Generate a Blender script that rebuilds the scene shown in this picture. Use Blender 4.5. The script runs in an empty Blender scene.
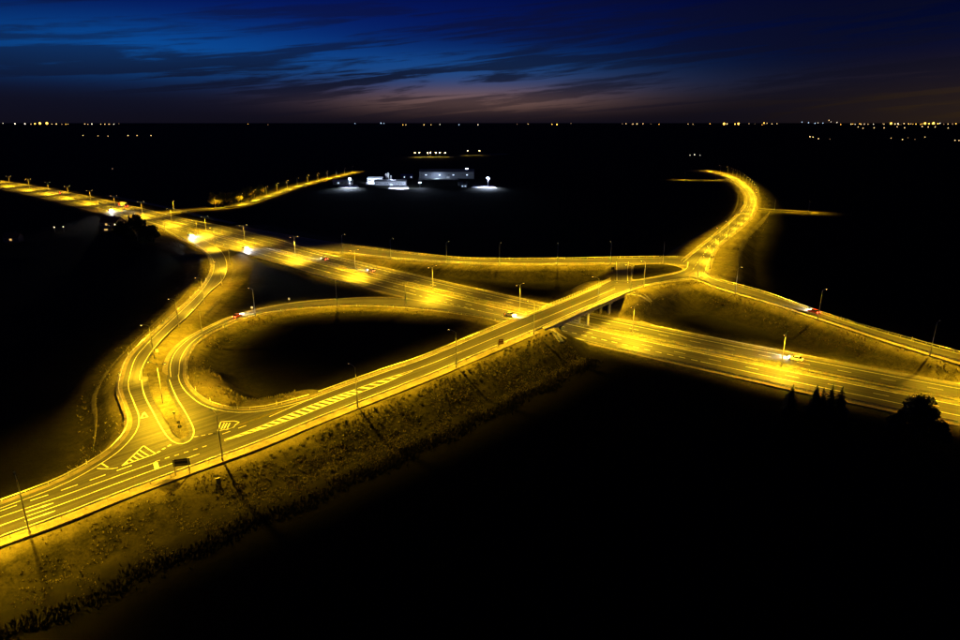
import bpy, bmesh, math, random
import numpy as np
from mathutils import Vector, Matrix
random.seed(7); rng = np.random.default_rng(7)
R = math.radians
D = bpy.data; SC = bpy.context.scene; COL = SC.collection

# ------------------------------------------------------------------ camera
CAM_H, FPX, HORIZON = 76.0, 640.0, 122.5          # drone height, focal length, true horizon row (photo of 960 x 640)
PITCH = math.atan((320 - HORIZON) / FPX)
cam_d = D.cameras.new('camera'); cam = D.objects.new('camera', cam_d); COL.objects.link(cam)
cam.location = (0, 0, CAM_H); cam.rotation_euler = (R(90) - PITCH, 0, 0)
cam_d.sensor_width = 36; cam_d.lens = 24; cam_d.clip_end = 90000; cam_d.clip_start = 1
SC.camera = cam

# ------------------------------------------------------------------ dusk sky
world = D.worlds.new('World'); SC.world = world; world.use_nodes = True
SKY_STRENGTH = 1.0
def build_sky():
    nt = world.node_tree; N = nt.nodes; L = nt.links; N.clear()
    out = N.new('ShaderNodeOutputWorld'); bg = N.new('ShaderNodeBackground'); bg.inputs[1].default_value = SKY_STRENGTH
    L.new(bg.outputs[0], out.inputs[0])
    tc = N.new('ShaderNodeTexCoord'); sp = N.new('ShaderNodeSeparateXYZ'); L.new(tc.outputs['Generated'], sp.inputs[0])
    def m(op, a, b=None, c=None):
        n = N.new('ShaderNodeMath'); n.operation = op
        for i, v in enumerate((a, b, c)):
            if v is None: continue
            if isinstance(v, (int, float)): n.inputs[i].default_value = v
            else: L.new(v, n.inputs[i])
        return n.outputs[0]
    def ramp(v, pts, interp='EASE'):
        n = N.new('ShaderNodeValToRGB'); n.color_ramp.interpolation = interp; L.new(v, n.inputs[0])
        e = n.color_ramp.elements
        while len(e) < len(pts): e.new(0.5)
        for q, (p, c) in zip(e, pts): q.position = p; q.color = (*c, 1)
        return n.outputs[0]
    def mix(f, a, b, t='MIX'):
        n = N.new('ShaderNodeMix'); n.data_type = 'RGBA'; n.blend_type = t
        if isinstance(f, (int, float)): n.inputs[0].default_value = f
        else: L.new(f, n.inputs[0])
        for i, v in ((6, a), (7, b)):
            if isinstance(v, tuple): n.inputs[i].default_value = (*v, 1)
            else: L.new(v, n.inputs[i])
        return n.outputs[2]
    el = m('MULTIPLY', m('ARCSINE', sp.outputs[2]), 180 / math.pi)           # elevation, degrees
    az = m('MULTIPLY', m('ARCTAN2', sp.outputs[0], sp.outputs[1]), 180 / math.pi)   # azimuth from +Y, degrees
    elp = m('DIVIDE', m('MAXIMUM', el, 0.0), 30.0)
    base = ramp(elp, [(0, (.0055, .0038, .0065)), (.05, (.0055, .0050, .013)), (.12, (.0035, .0072, .036)), (.20, (.0018, .0066, .056)), (.36, (.0009, .0030, .048)), (1, (.0005, .0012, .018))])
    def bump(a0, aw, e0, ew):
        da = m('DIVIDE', m('SUBTRACT', az, a0), aw); de = m('DIVIDE', m('SUBTRACT', el, e0), ew)
        return m('POWER', math.e, m('MULTIPLY', m('ADD', m('MULTIPLY', da, da), m('MULTIPLY', de, de)), -1.0))
    def addc(c, f, col):
        return mix(f, c, col, 'ADD')
    dk = N.new('ShaderNodeMapRange'); dk.interpolation_type = 'SMOOTHSTEP'; L.new(az, dk.inputs[0])
    for i, v in ((1, -4), (2, 34), (3, 1.0), (4, .42)): dk.inputs[i].default_value = v
    dkc = N.new('ShaderNodeCombineXYZ'); L.new(dk.outputs[0], dkc.inputs[0]); L.new(dk.outputs[0], dkc.inputs[1]); L.new(dk.outputs[0], dkc.inputs[2])
    c = mix(1.0, base, dkc.outputs[0], 'MULTIPLY')
    c = addc(c, bump(-27, 15, 5.3, 2.1), (.0008, .052, .185))                # last blue of the day, left
    c = addc(c, bump(-16, 22, 7.5, 3.4), (.0, .0042, .062))
    c = addc(c, bump(-3, 14, 4.3, 1.5), (.004, .045, .150))
    c = addc(c, bump(-1, 11, 1.8, 1.0), (.15, .076, .050))                 # afterglow on the horizon
    c = addc(c, bump(3, 15, 2.9, 1.1), (.020, .022, .036))
    c = addc(c, bump(41, 14, .4, 3.2), (.032, .017, .003))                   # town glow at the right
    # cloud bars, long and thin, drawn on a flat layer seen edge-on
    vec = N.new('ShaderNodeCombineXYZ')
    L.new(m('MULTIPLY', az, .030), vec.inputs[0]); L.new(m('ADD', m('MULTIPLY', el, .48), m('MULTIPLY', az, -.046)), vec.inputs[1])
    def noise(scale, det, rough, loc=(0, 0, 0), dist=0.0):
        mp = N.new('ShaderNodeMapping'); L.new(vec.outputs[0], mp.inputs[0]); mp.inputs['Location'].default_value = loc
        n = N.new('ShaderNodeTexNoise'); n.inputs['Scale'].default_value = scale; n.inputs['Detail'].default_value = det
        n.inputs['Roughness'].default_value = rough; n.inputs['Distortion'].default_value = dist; L.new(mp.outputs[0], n.inputs['Vector']); return n.outputs[0]
    n1 = noise(1.5, 8, .60, (3.1, 1.7, 0), .7); n2 = noise(4.2, 7, .62, (7.7, .4, 0), .4)
    cl = ramp(m('ADD', m('MULTIPLY', n1, .66), m('MULTIPLY', n2, .34)), [(.45, (0, 0, 0)), (.545, (1, 1, 1))])
    bank = m('MULTIPLY', bump(-36, 25, 1.0, 2.0), .97)                        # dark bank low at the left
    low = m('MULTIPLY', bump(10, 60, -.2, 1.0), .62)                          # dim layer on the horizon
    cl2 = m('MAXIMUM', m('MULTIPLY', cl, m('ADD', .55, m('MULTIPLY', bump(-10, 26, 3.4, 3.2), .42))), m('MAXIMUM', bank, low))
    fade = ramp(elp, [(0, (.85, .85, .85)), (.05, (.8, .8, .8)), (.10, (1, 1, 1)), (.26, (.9, .9, .9)), (.34, (.55, .55, .55)), (.5, (.15, .15, .15))])
    cl2 = m('MULTIPLY', cl2, fade)
    c = mix(cl2, c, mix(.10, (.0045, .0045, .0125), c))
    L.new(c, bg.inputs[0])
build_sky()

SC.view_settings.view_transform = 'Standard'; SC.view_settings.look = 'None'
SC.view_settings.exposure = 0.0; SC.view_settings.gamma = 1.0
SC.render.engine = 'CYCLES'
SC.cycles.use_denoising = True
SC.cycles.max_bounces = 3; SC.cycles.diffuse_bounces = 2; SC.cycles.glossy_bounces = 2
SC.cycles.sample_clamp_indirect = 4; SC.cycles.use_light_tree = True
LAMP_W = 31000.0
SODIUM = (1.0, .565, .013)

# ------------------------------------------------------------------ helpers
def P(x, y, z=0.0):
    """point of the place at height z that the photograph shows at (x, y)"""
    u = x - 480; v = 320 - y
    fw = FPX * math.cos(PITCH) + v * math.sin(PITCH); up = -FPX * math.sin(PITCH) + v * math.cos(PITCH)
    t = (CAM_H - z) / -up
    return np.array([u * t, fw * t, z])
def PY(x, y, Y):
    """point at distance Y along the view that the photograph shows at (x, y)"""
    u = x - 480; v = 320 - y
    fw = FPX * math.cos(PITCH) + v * math.sin(PITCH); up = -FPX * math.sin(PITCH) + v * math.cos(PITCH)
    return np.array([u * Y / fw, Y, CAM_H + up * Y / fw])

MATS = {}
def mat(name, col=None, rough=.7, metal=0., emit=None, estr=0., build=None):
    if name in MATS: return MATS[name]
    m = D.materials.new(name); m.use_nodes = True; MATS[name] = m
    b = m.node_tree.nodes['Principled BSDF']
    if col: b.inputs['Base Color'].default_value = (*col, 1)
    b.inputs['Roughness'].default_value = rough; b.inputs['Metallic'].default_value = metal
    if emit: b.inputs['Emission Color'].default_value = (*emit, 1); b.inputs['Emission Strength'].default_value = estr
    if build: build(m.node_tree, b)
    return m
class NB:
    def __init__(s, nt): s.nt = nt; s.N = nt.nodes; s.L = nt.links
    def inp(s, sock, v):
        if v is None: return
        if isinstance(v, tuple): sock.default_value = (*v, 1) if len(v) == 3 else v
        elif isinstance(v, (int, float)): sock.default_value = v
        else: s.L.new(v, sock)
    def math(s, op, a, b=None, c=None):
        n = s.N.new('ShaderNodeMath'); n.operation = op
        for i, v in enumerate((a, b, c)): s.inp(n.inputs[i], v)
        return n.outputs[0]
    def noise(s, vec, scale, det=4, rough=.6, dist=0):
        n = s.N.new('ShaderNodeTexNoise'); n.inputs['Scale'].default_value = scale; n.inputs['Detail'].default_value = det
        n.inputs['Roughness'].default_value = rough; n.inputs['Distortion'].default_value = dist; s.L.new(vec, n.inputs['Vector']); return n.outputs[0]
    def ramp(s, f, pts):
        n = s.N.new('ShaderNodeValToRGB'); s.L.new(f, n.inputs[0]); e = n.color_ramp.elements
        while len(e) < len(pts): e.new(.5)
        for q, (p, c) in zip(e, pts): q.position = p; q.color = (*(c if isinstance(c, tuple) else (c,) * 3), 1)
        return n.outputs[0]
    def mix(s, f, a, b, t='MIX'):
        n = s.N.new('ShaderNodeMix'); n.data_type = 'RGBA'; n.blend_type = t
        s.inp(n.inputs[0], f); s.inp(n.inputs[6], a); s.inp(n.inputs[7], b); return n.outputs[2]
    def pos(s): return s.N.new('ShaderNodeNewGeometry').outputs['Position']
    def uv(s): return s.N.new('ShaderNodeUVMap').outputs[0]
    def scale(s, vec, sc):
        n = s.N.new('ShaderNodeMapping'); n.inputs['Scale'].default_value = sc; s.L.new(vec, n.inputs[0]); return n.outputs[0]
    def bump(s, h, st, dist=.1):
        n = s.N.new('ShaderNodeBump'); n.inputs['Strength'].default_value = st; n.inputs['Distance'].default_value = dist; s.L.new(h, n.inputs['Height']); return n.outputs[0]

def asphalt_build(nt, b):
    n = NB(nt); uv = n.uv(); p = n.pos()
    streak = n.noise(n.scale(uv, (1.1, .006, 1)), 1.0, 4, .6)             # wear along the lanes
    fine = n.noise(p, 3.0, 4, .7); patch = n.noise(n.scale(uv, (.25, .03, 1)), 1.0, 2, .5)
    f = n.math('ADD', n.math('MULTIPLY', streak, .5), n.math('ADD', n.math('MULTIPLY', fine, .22), n.math('MULTIPLY', patch, .28)))
    c = n.ramp(f, [(.30, (.016, .016, .016)), (.44, (.031, .030, .028)), (.57, (.056, .054, .050)), (.72, (.105, .101, .093))])
    n.L.new(c, b.inputs['Base Color'])
    n.L.new(n.ramp(f, [(.3, .8), (.7, .5)]), b.inputs['Roughness'])
def gravel_build(nt, b):
    n = NB(nt); p = n.pos()
    a = n.noise(p, .35, 5, .7); g = n.noise(p, 5.0, 3, .7)
    c = n.ramp(n.math('ADD', n.math('MULTIPLY', a, .6), n.math('MULTIPLY', g, .4)), [(.34, (.10, .085, .06)), (.5, (.22, .19, .14)), (.66, (.33, .29, .22))])
    n.L.new(c, b.inputs['Base Color']); n.L.new(n.bump(g, .6, .08), b.inputs['Normal'])
def grass_build(nt, b):
    b.inputs['Specular IOR Level'].default_value = .05
    n = NB(nt); p = n.pos()
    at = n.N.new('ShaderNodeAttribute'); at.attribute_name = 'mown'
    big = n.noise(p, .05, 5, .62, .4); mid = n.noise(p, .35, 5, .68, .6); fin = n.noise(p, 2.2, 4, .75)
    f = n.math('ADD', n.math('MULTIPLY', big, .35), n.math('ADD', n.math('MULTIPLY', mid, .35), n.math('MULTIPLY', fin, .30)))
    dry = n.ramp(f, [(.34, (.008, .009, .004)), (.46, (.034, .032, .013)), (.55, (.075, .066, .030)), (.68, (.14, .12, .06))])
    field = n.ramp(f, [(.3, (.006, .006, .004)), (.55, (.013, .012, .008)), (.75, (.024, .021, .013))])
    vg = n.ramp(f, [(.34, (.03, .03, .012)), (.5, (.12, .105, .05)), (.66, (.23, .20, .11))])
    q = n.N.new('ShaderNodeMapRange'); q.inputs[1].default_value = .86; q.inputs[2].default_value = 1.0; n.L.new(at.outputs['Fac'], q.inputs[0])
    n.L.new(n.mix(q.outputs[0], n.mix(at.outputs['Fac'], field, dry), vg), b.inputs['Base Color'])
    n.L.new(n.bump(n.math('ADD', n.math('MULTIPLY', mid, .6), n.math('MULTIPLY', fin, .4)), .9, .35), b.inputs['Normal'])
def verge_grass_build(nt, b):
    n = NB(nt); p = n.pos(); mid = n.noise(p, .4, 5, .68, .5); fin = n.noise(p, 2.6, 4, .75)
    f = n.math('ADD', n.math('MULTIPLY', mid, .55), n.math('MULTIPLY', fin, .45))
    n.L.new(n.ramp(f, [(.34, (.03, .03, .012)), (.5, (.12, .105, .05)), (.66, (.23, .20, .11))]), b.inputs['Base Color'])
    n.L.new(n.bump(fin, .8, .2), b.inputs['Normal'])
def dark_grass_build(nt, b):
    b.inputs['Specular IOR Level'].default_value = .05
    n = NB(nt); p = n.pos(); a = n.noise(p, .5, 5, .7, .5); g = n.noise(p, 2.5, 3, .7)
    n.L.new(n.ramp(n.math('ADD', n.math('MULTIPLY', a, .6), n.math('MULTIPLY', g, .4)), [(.36, (.008, .009, .004)), (.52, (.025, .024, .010)), (.68, (.06, .052, .026))]), b.inputs['Base Color'])
def track_build(nt, b):
    n = NB(nt); p = n.pos(); a = n.noise(p, .5, 5, .7, .5); g = n.noise(p, 3.0, 3, .7)
    n.L.new(n.ramp(n.math('ADD', n.math('MULTIPLY', a, .6), n.math('MULTIPLY', g, .4)), [(.36, (.03, .028, .012)), (.52, (.11, .095, .05)), (.68, (.21, .18, .11))]), b.inputs['Base Color'])
def paint_build(nt, b):
    n = NB(nt); p = n.pos(); w = n.noise(p, 1.2, 5, .7)
    n.L.new(n.ramp(w, [(.32, (.36, .36, .34)), (.5, (.66, .66, .63)), (.7, (.80, .80, .77))]), b.inputs['Base Color'])
def concrete_build(nt, b):
    n = NB(nt); p = n.pos(); a = n.noise(p, .5, 6, .65); g = n.noise(n.scale(p, (1.5, 1.5, .2)), 1.0, 4, .7)
    n.L.new(n.ramp(n.math('ADD', n.math('MULTIPLY', a, .6), n.math('MULTIPLY', g, .4)), [(.33, (.16, .155, .14)), (.5, (.30, .29, .27)), (.66, (.40, .39, .36))]), b.inputs['Base Color'])
def steel_build(nt, b):
    n = NB(nt); p = n.pos(); a = n.noise(p, .8, 4, .6)
    n.L.new(n.ramp(a, [(.35, (.30, .30, .30)), (.65, (.52, .52, .52))]), b.inputs['Base Color'])
def leaf_build(c0, c1):
    def f(nt, b):
        n = NB(nt); oi = n.N.new('ShaderNodeNewGeometry')
        n.L.new(n.ramp(n.math('ADD', n.math('MULTIPLY', oi.outputs['Random Per Island'], .6), n.math('MULTIPLY', n.noise(oi.outputs['Position'], .7, 3), .4)), [(.2, c0), (.8, c1)]), b.inputs['Base Color'])
    return f
def bark_build(nt, b):
    n = NB(nt); a = n.noise(n.scale(n.pos(), (4, 4, .6)), 1.5, 4, .7)
    n.L.new(n.ramp(a, [(.3, (.03, .022, .015)), (.7, (.10, .08, .055))]), b.inputs['Base Color'])
ASPHALT = mat('asphalt', rough=.7, build=asphalt_build)
GRAVEL = mat('pale gravel', rough=.9, build=gravel_build)
GRASS = mat('grass and soil', rough=.95, build=grass_build)
VGRASS = mat('dry verge grass', rough=.95, build=verge_grass_build)
TRACKM = mat('trodden dry grass', rough=.95, build=track_build)
PAINT = mat('road paint', rough=.55, build=paint_build)
CONC = mat('concrete', rough=.85, build=concrete_build)
STEEL = mat('galvanised steel', rough=.42, metal=.55, build=steel_build)
BARK = mat('bark', rough=.9, build=bark_build)
LEAF = mat('dark leaves', rough=.8, build=leaf_build((.012, .018, .008), (.04, .055, .022)))
NEEDLE = mat('dark needles', rough=.85, build=leaf_build((.008, .014, .008), (.022, .034, .016)))
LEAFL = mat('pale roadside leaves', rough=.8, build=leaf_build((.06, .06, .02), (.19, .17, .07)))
TUFT = mat('dry grass blades', rough=.9, build=leaf_build((.06, .055, .022), (.26, .22, .12)))
SHRUB = mat('shrub leaves', rough=.85, build=leaf_build((.012, .016, .006), (.06, .06, .025)))
REED = mat('dark reeds', rough=.9, build=leaf_build((.005, .006, .003), (.03, .027, .013)))
LENS = mat('sodium lens', col=(.9, .7, .3), emit=(1, .62, .12), estr=14)
HEADBOX = mat('lamp housing', col=(.16, .16, .15), rough=.5)
BLACK = mat('black rubber', col=(.012, .012, .012), rough=.85)
GLASS = mat('dark window glass', col=(.012, .014, .018), rough=.08)
SIGNBACK = mat('dark sign board', col=(.012, .016, .014), rough=.6)
WHITE = mat('white enamel', col=(.8, .8, .78), rough=.4)
REDP = mat('red enamel', col=(.42, .02, .015), rough=.4)
HEADL = mat('headlight glass', col=(.9, .9, .9), emit=(1, .95, .82), estr=500)
TAILL = mat('tail light glass', col=(.4, .01, .01), emit=(1, .04, .02), estr=60)

def link(name, me, parent=None, loc=None):
    o = D.objects.new(name, me); COL.objects.link(o)
    if parent: o.parent = parent
    if loc is not None: o.location = loc
    return o
def mesh(name, verts, faces, m, parent=None, uvs=None, smooth=False, midx=None):
    me = D.meshes.new(name); me.from_pydata([tuple(map(float, v)) for v in verts], [], faces)
    for x in (m if isinstance(m, (list, tuple)) else [m]): me.materials.append(x)
    if uvs is not None:
        ul = me.uv_layers.new(name='UVMap'); idx = np.empty(len(me.loops), dtype=np.int32); me.loops.foreach_get('vertex_index', idx)
        ul.data.foreach_set('uv', np.asarray(uvs, dtype=np.float32)[idx].ravel())
    if smooth: me.polygons.foreach_set('use_smooth', [True] * len(me.polygons))
    if midx is not None: me.polygons.foreach_set('material_index', midx)
    me.update(); return link(name, me, parent)
def tag(o, label=None, cat=None, group=None, kind=None):
    if label: o['label'] = label
    if cat: o['category'] = cat
    if group: o['group'] = group
    if kind: o['kind'] = kind
    return o
def empty(name, loc=(0, 0, 0), rz=0, label=None, cat=None, group=None):
    o = D.objects.new(name, None); COL.objects.link(o); o.location = tuple(map(float, loc)); o.rotation_euler = (0, 0, rz); o.empty_display_size = .3
    return tag(o, label, cat, group)
def copy_tree(o, parent=None):
    c = o.copy(); COL.objects.link(c)
    if parent: c.parent = parent
    for ch in list(o.children): copy_tree(ch, c)
    return c
class MB:
    def __init__(s): s.v = []; s.f = []; s.mi = []
    def quad(s, a, b, c, d, mi=0):
        k = len(s.v); s.v += [a, b, c, d]; s.f.append((k, k + 1, k + 2, k + 3)); s.mi.append(mi)
    def poly(s, pts, mi=0):
        k = len(s.v); s.v += list(pts); s.f.append(tuple(range(k, k + len(pts)))); s.mi.append(mi)
    def box(s, c, d, rz=0, mi=0, taper=1.0):
        k = len(s.v); cz, sz = math.cos(rz), math.sin(rz)
        for dz in (-1, 1):
            t = 1 if dz < 0 else taper
            for dx, dy in ((-1, -1), (1, -1), (1, 1), (-1, 1)):
                x = dx * d[0] / 2 * t; y = dy * d[1] / 2 * t
                s.v.append((c[0] + x * cz - y * sz, c[1] + x * sz + y * cz, c[2] + dz * d[2] / 2))
        for f in ((3, 2, 1, 0), (4, 5, 6, 7), (0, 1, 5, 4), (1, 2, 6, 5), (2, 3, 7, 6), (3, 0, 4, 7)): s.f.append(tuple(k + i for i in f)); s.mi.append(mi)
    def tube(s, pts, rad, n=6, mi=0, cap=True):
        pts = [Vector(p) for p in pts]; rad = rad if isinstance(rad, (list, tuple)) else [rad] * len(pts); k0 = len(s.v)
        for i, p in enumerate(pts):
            d = (pts[min(i + 1, len(pts) - 1)] - pts[max(i - 1, 0)]).normalized()
            a = d.cross(Vector((0, 0, 1)) if abs(d.z) < .9 else Vector((1, 0, 0))).normalized(); b = d.cross(a)
            for j in range(n):
                q = p + (a * math.cos(j * 2 * math.pi / n) + b * math.sin(j * 2 * math.pi / n)) * rad[i]; s.v.append(tuple(q))
        for i in range(len(pts) - 1):
            for j in range(n):
                s.f.append((k0 + i * n + j, k0 + i * n + (j + 1) % n, k0 + (i + 1) * n + (j + 1) % n, k0 + (i + 1) * n + j)); s.mi.append(mi)
        if cap:
            s.f.append(tuple(k0 + j for j in range(n))); s.f.append(tuple(k0 + (len(pts) - 1) * n + j for j in reversed(range(n)))); s.mi += [mi, mi]
    def prism(s, prof, y0, y1, mi=0):
        """profile in x,z swept along y"""
        k = len(s.v); n = len(prof)
        s.v += [(x, y0, z) for x, z in prof] + [(x, y1, z) for x, z in prof]
        s.f.append(tuple(k + i for i in range(n))); s.f.append(tuple(k + n + i for i in reversed(range(n)))); s.mi += [mi, mi]
        for i in range(n): s.f.append((k + i, k + n + i, k + n + (i + 1) % n, k + (i + 1) % n)); s.mi.append(mi)
    def build(s, name, m, parent=None, smooth=False):
        return mesh(name, s.v, s.f, m, parent, smooth=smooth, midx=s.mi if isinstance(m, (list, tuple)) else None)

# ------------------------------------------------------------------ lines in space
def resample(pts, step=None, n=None):
    pts = np.asarray(pts, float); d = np.r_[0, np.cumsum(np.linalg.norm(np.diff(pts[:, :2], axis=0), axis=1))]
    if n is None: n = max(2, int(round(d[-1] / step)) + 1)
    t = np.linspace(0, d[-1], n)
    return np.stack([np.interp(t, d, pts[:, i]) for i in range(3)], 1)
def spline(pts, step=3.0):
    p = np.asarray(pts, float); q = np.vstack([2 * p[0] - p[1], p, 2 * p[-1] - p[-2]]); out = []
    for i in range(1, len(q) - 2):
        a, b, c, d = q[i - 1], q[i], q[i + 1], q[i + 2]
        t0 = 0; t1 = np.linalg.norm(b - a) ** .5 + 1e-6; t2 = t1 + np.linalg.norm(c - b) ** .5 + 1e-6; t3 = t2 + np.linalg.norm(d - c) ** .5 + 1e-6
        m = 14
        for t in np.linspace(t1, t2, m, endpoint=False):
            A1 = (t1 - t) / (t1 - t0) * a + (t - t0) / (t1 - t0) * b; A2 = (t2 - t) / (t2 - t1) * b + (t - t1) / (t2 - t1) * c; A3 = (t3 - t) / (t3 - t2) * c + (t - t2) / (t3 - t2) * d
            B1 = (t2 - t) / (t2 - t0) * A1 + (t - t0) / (t2 - t0) * A2; B2 = (t3 - t) / (t3 - t1) * A2 + (t - t1) / (t3 - t1) * A3
            out.append((t2 - t) / (t2 - t1) * B1 + (t - t1) / (t2 - t1) * B2)
    out.append(q[-2]); return resample(out, step)
def px(pts, step=3.0):
    return spline([P(*p) for p in pts], step)
def smooth(line, k=3, it=1):
    l = np.array(line)
    for _ in range(it):
        m = l.copy()
        m[1:-1] = (l[:-2] + l[1:-1] * 2 + l[2:]) / 4
        l = m
    return l
def normals(line):
    t = np.gradient(line[:, :2], axis=0); t /= np.linalg.norm(t, axis=1)[:, None] + 1e-9
    return np.stack([-t[:, 1], t[:, 0]], 1)                                  # left of travel
def offset(line, d, dz=0.0):
    o = line.copy(); o[:, :2] += normals(line) * (np.asarray(d)[:, None] if np.ndim(d) else d); o[:, 2] += dz; return o
def length(line): return np.r_[0, np.cumsum(np.linalg.norm(np.diff(line[:, :2], axis=0), axis=1))]
def at_s(line, s):
    d = length(line); p = np.array([np.interp(s, d, line[:, i]) for i in range(3)])
    q = np.array([np.interp(min(s + 1, d[-1]), d, line[:, i]) for i in range(2)]); r = np.array([np.interp(max(s - 1, 0), d, line[:, i]) for i in range(2)])
    t = q - r; return p, math.atan2(t[1], t[0])
def cut(line, s0, s1, step=None):
    d = length(line); s1 = min(s1, d[-1]); n = max(2, int((s1 - s0) / (step or 3)) + 1); t = np.linspace(max(s0, 0), s1, n)
    return np.stack([np.interp(t, d, line[:, i]) for i in range(3)], 1)
def s_near(line, p):
    d = length(line); i = int(np.argmin(np.linalg.norm(line[:, :2] - np.asarray(p)[:2], axis=1))); return d[i]
def strip(name, left, right, m, dz=0., cols=4, parent=None, skirt=0.):
    n = max(len(left), len(right)); l = resample(left, n=n); r = resample(right, n=n)
    w = np.linalg.norm((l - r)[:, :2], axis=1); s = length((l + r) / 2); V = []; U = []; F = []
    ts = list(np.linspace(0, 1, cols + 1))
    for i in range(n):
        for t in ts: q = l[i] * (1 - t) + r[i] * t; V.append((q[0], q[1], q[2] + dz)); U.append((t * w[i], s[i]))
    c = cols + 1
    for i in range(n - 1):
        for j in range(cols): F.append((i * c + j, i * c + j + 1, (i + 1) * c + j + 1, (i + 1) * c + j))
    if skirt:
        for side, j in ((l, 0), (r, cols)):
            k = len(V)
            for i in range(n): V.append((side[i][0], side[i][1], side[i][2] + dz - skirt)); U.append((0, s[i]))
            for i in range(n - 1):
                F.append((i * c + j, (i + 1) * c + j, k + i + 1, k + i) if j == 0 else (k + i, k + i + 1, (i + 1) * c + j, i * c + j))
    return mesh(name, V, F, m, parent, uvs=U)
ROADS = []                                                                    # (centre line, half width) for shaping the ground
def ground_road(left, right, extra=2.0):
    n = max(len(left), len(right)); l = resample(left, n=n); r = resample(right, n=n); c = (l + r) / 2
    ROADS.append((c, np.linalg.norm((l - r)[:, :2], axis=1) / 2 + extra))

# ------------------------------------------------------------------ motorway axis
MA = np.array([-625.723, 849.534]); MD = np.array([math.cos(R(-41.8589)), math.sin(R(-41.8589))]); MN = np.array([-MD[1], MD[0]])
MC = np.array([1.35673363e-10, -9.54934277e-08, -1.01801466e-04, 5.99230177e-02, -.368538])
ss = np.arange(-160, 1181, 4.0)
MOT = np.array([[*(MA + MD * s + MN * (np.polyval(MC, s) if s > 0 else MC[-1] + MC[-2] * s)), 0.0] for s in ss])
def mot(d, dz=0.): return offset(MOT, d, dz)

# ------------------------------------------------------------------ the other roads, edges as seen, with their heights
OV_L = px([(-150, 566, 4.5), (-70, 537, 4.6), (0, 510.5, 4.8), (60, 490.5, 5), (105, 474.5, 5.1), (160, 455, 5.2), (220, 434.5, 5.4), (262, 419, 5.6), (310, 398.5, 5.8), (384, 371.5, 6.3), (420, 359.5, 6.5), (500, 326.5, 7.1), (555, 305, 7.3), (592.5, 289.5, 7.3), (612, 280.5, 7.2)])
OV_R = px([(-150, 596, 4.5), (-70, 564, 4.6), (0, 538, 4.8), (60, 516.5, 5), (120, 493, 5.1), (200, 463.5, 5.3), (262, 441, 5.6), (310, 421.5, 5.8), (430, 374.5, 6.5), (487, 350.5, 7), (540, 328, 7.3), (582, 309.5, 7.3), (627, 290, 7.2)])
OV_C = resample((resample(OV_L, n=160) + resample(OV_R, n=160)) / 2, 3.0)
W_L = px([(160, 227, .03), (182, 239, .04), (197, 246, .06), (210, 256, .15), (213, 268, .4), (203, 288, 1.1), (173, 317, 2.3), (143.5, 344, 3.4), (131, 358, 3.9), (124.5, 375, 4.4), (122.5, 389, 4.7), (127.5, 404, 4.95), (132.5, 420, 5.1), (129, 433, 5.1), (114, 450, 5.1), (97, 462, 5.1), (60, 482, 5), (0, 505, 4.8), (-70, 531, 4.6), (-150, 560, 4.5)])
W_R = px([(190, 234, .03), (206, 241, .04), (221, 251, .1), (227, 264, .3), (223, 280, .8), (211, 291, 1.2), (189, 315, 2.2), (170, 332, 3.1), (152, 353, 3.8), (143, 370, 4.3), (141.5, 380, 4.6)])
LP_L = px([(168.5, 378, 4.6), (168, 366, 4.3), (173, 353, 4), (186, 340, 3.6), (210, 326.5, 2.9), (240, 314, 2.2), (285, 304, 1.4), (335, 299, .8), (380, 297.5, .3), (420, 300.5, .06), (470, 309, .03), (500, 315, .03)])
LP_R = px([(182.5, 374, 4.6), (185, 357, 4), (197, 341, 3.5), (220, 327.5, 2.7), (260, 313, 1.8), (300, 308, 1.1), (345, 305.5, .7), (395, 306.5, .2), (430, 309.5, .05), (480, 316.5, .03), (510, 322, .03)])
LOOP_IN = px([(182.5, 374, 4.6), (184, 381, 4.75), (192, 392.5, 5), (210, 405, 5.2), (235, 410.5, 5.4), (262, 409.5, 5.5), (285, 404.5, 5.7), (310, 397.6, 5.8)])
N_L = px([(687, 258.5, 6.9), (660, 257.6, 6.85), (615, 258.2, 6.7), (560, 259.3, 6), (500, 259.5, 5), (465, 258.8, 4), (440, 257, 3.2), (411, 254, 2.2), (380, 250.3, 1.2), (345, 245.3, .4), (310, 240, .07), (270, 233, .04), (235, 226, .03)])
N_R = px([(687, 265.5, 6.9), (660, 263.5, 6.85), (615, 263.3, 6.7), (560, 264.2, 6), (500, 264, 5), (455, 262.4, 4), (422, 260.3, 2.9), (390, 257.8, 1.6), (355, 254, .6), (320, 250, .1), (290, 244.5, .04), (250, 235, .03)])
NE_L = px([(683, 262, 6.9), (690, 256, 6.8), (706, 243, 6.1), (722, 230, 4.8), (739, 214, 2.8), (746, 203, 1.5), (744.5, 193, .7), (732, 181.5, .3), (718, 175, .2), (700, 171.5, .1)], 5)
NE_R = px([(704, 278, 6.8), (706, 270, 6.8), (709, 261, 6.7), (716, 247, 6), (734, 232, 4.7), (750, 218, 2.8), (755.5, 205, 1.5), (753.5, 194, .7), (742, 182, .3), (726, 174, .2), (704, 169.8, .1)], 5)
CO_U = px([(614, 280.5, 7.2), (629, 281, 7.2), (650, 278.5, 7.1), (676, 273.5, 7), (686, 269, 6.9), (688, 262, 6.9)], 2)
CO_D = px([(616, 295, 7.25), (629, 289, 7.2), (650, 284, 7.1), (690, 278.5, 6.9), (703, 277.5, 6.8)], 2)
SE_L = px([(703, 272, 6.9), (709, 277, 6.85), (720, 281, 6.8), (760, 292, 6.5), (830, 316.5, 6), (895, 336, 5.0), (960, 354, 4), (1040, 375, 2.6), (1150, 404, 1)])
SE_R = px([(690, 277.5, 6.9), (703, 281, 6.85), (720, 287.5, 6.8), (780, 305, 6.4), (820, 317.8, 6.1), (895, 342.5, 5.0), (960, 362, 4), (1040, 386, 2.6), (1150, 419, 1)])
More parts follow.
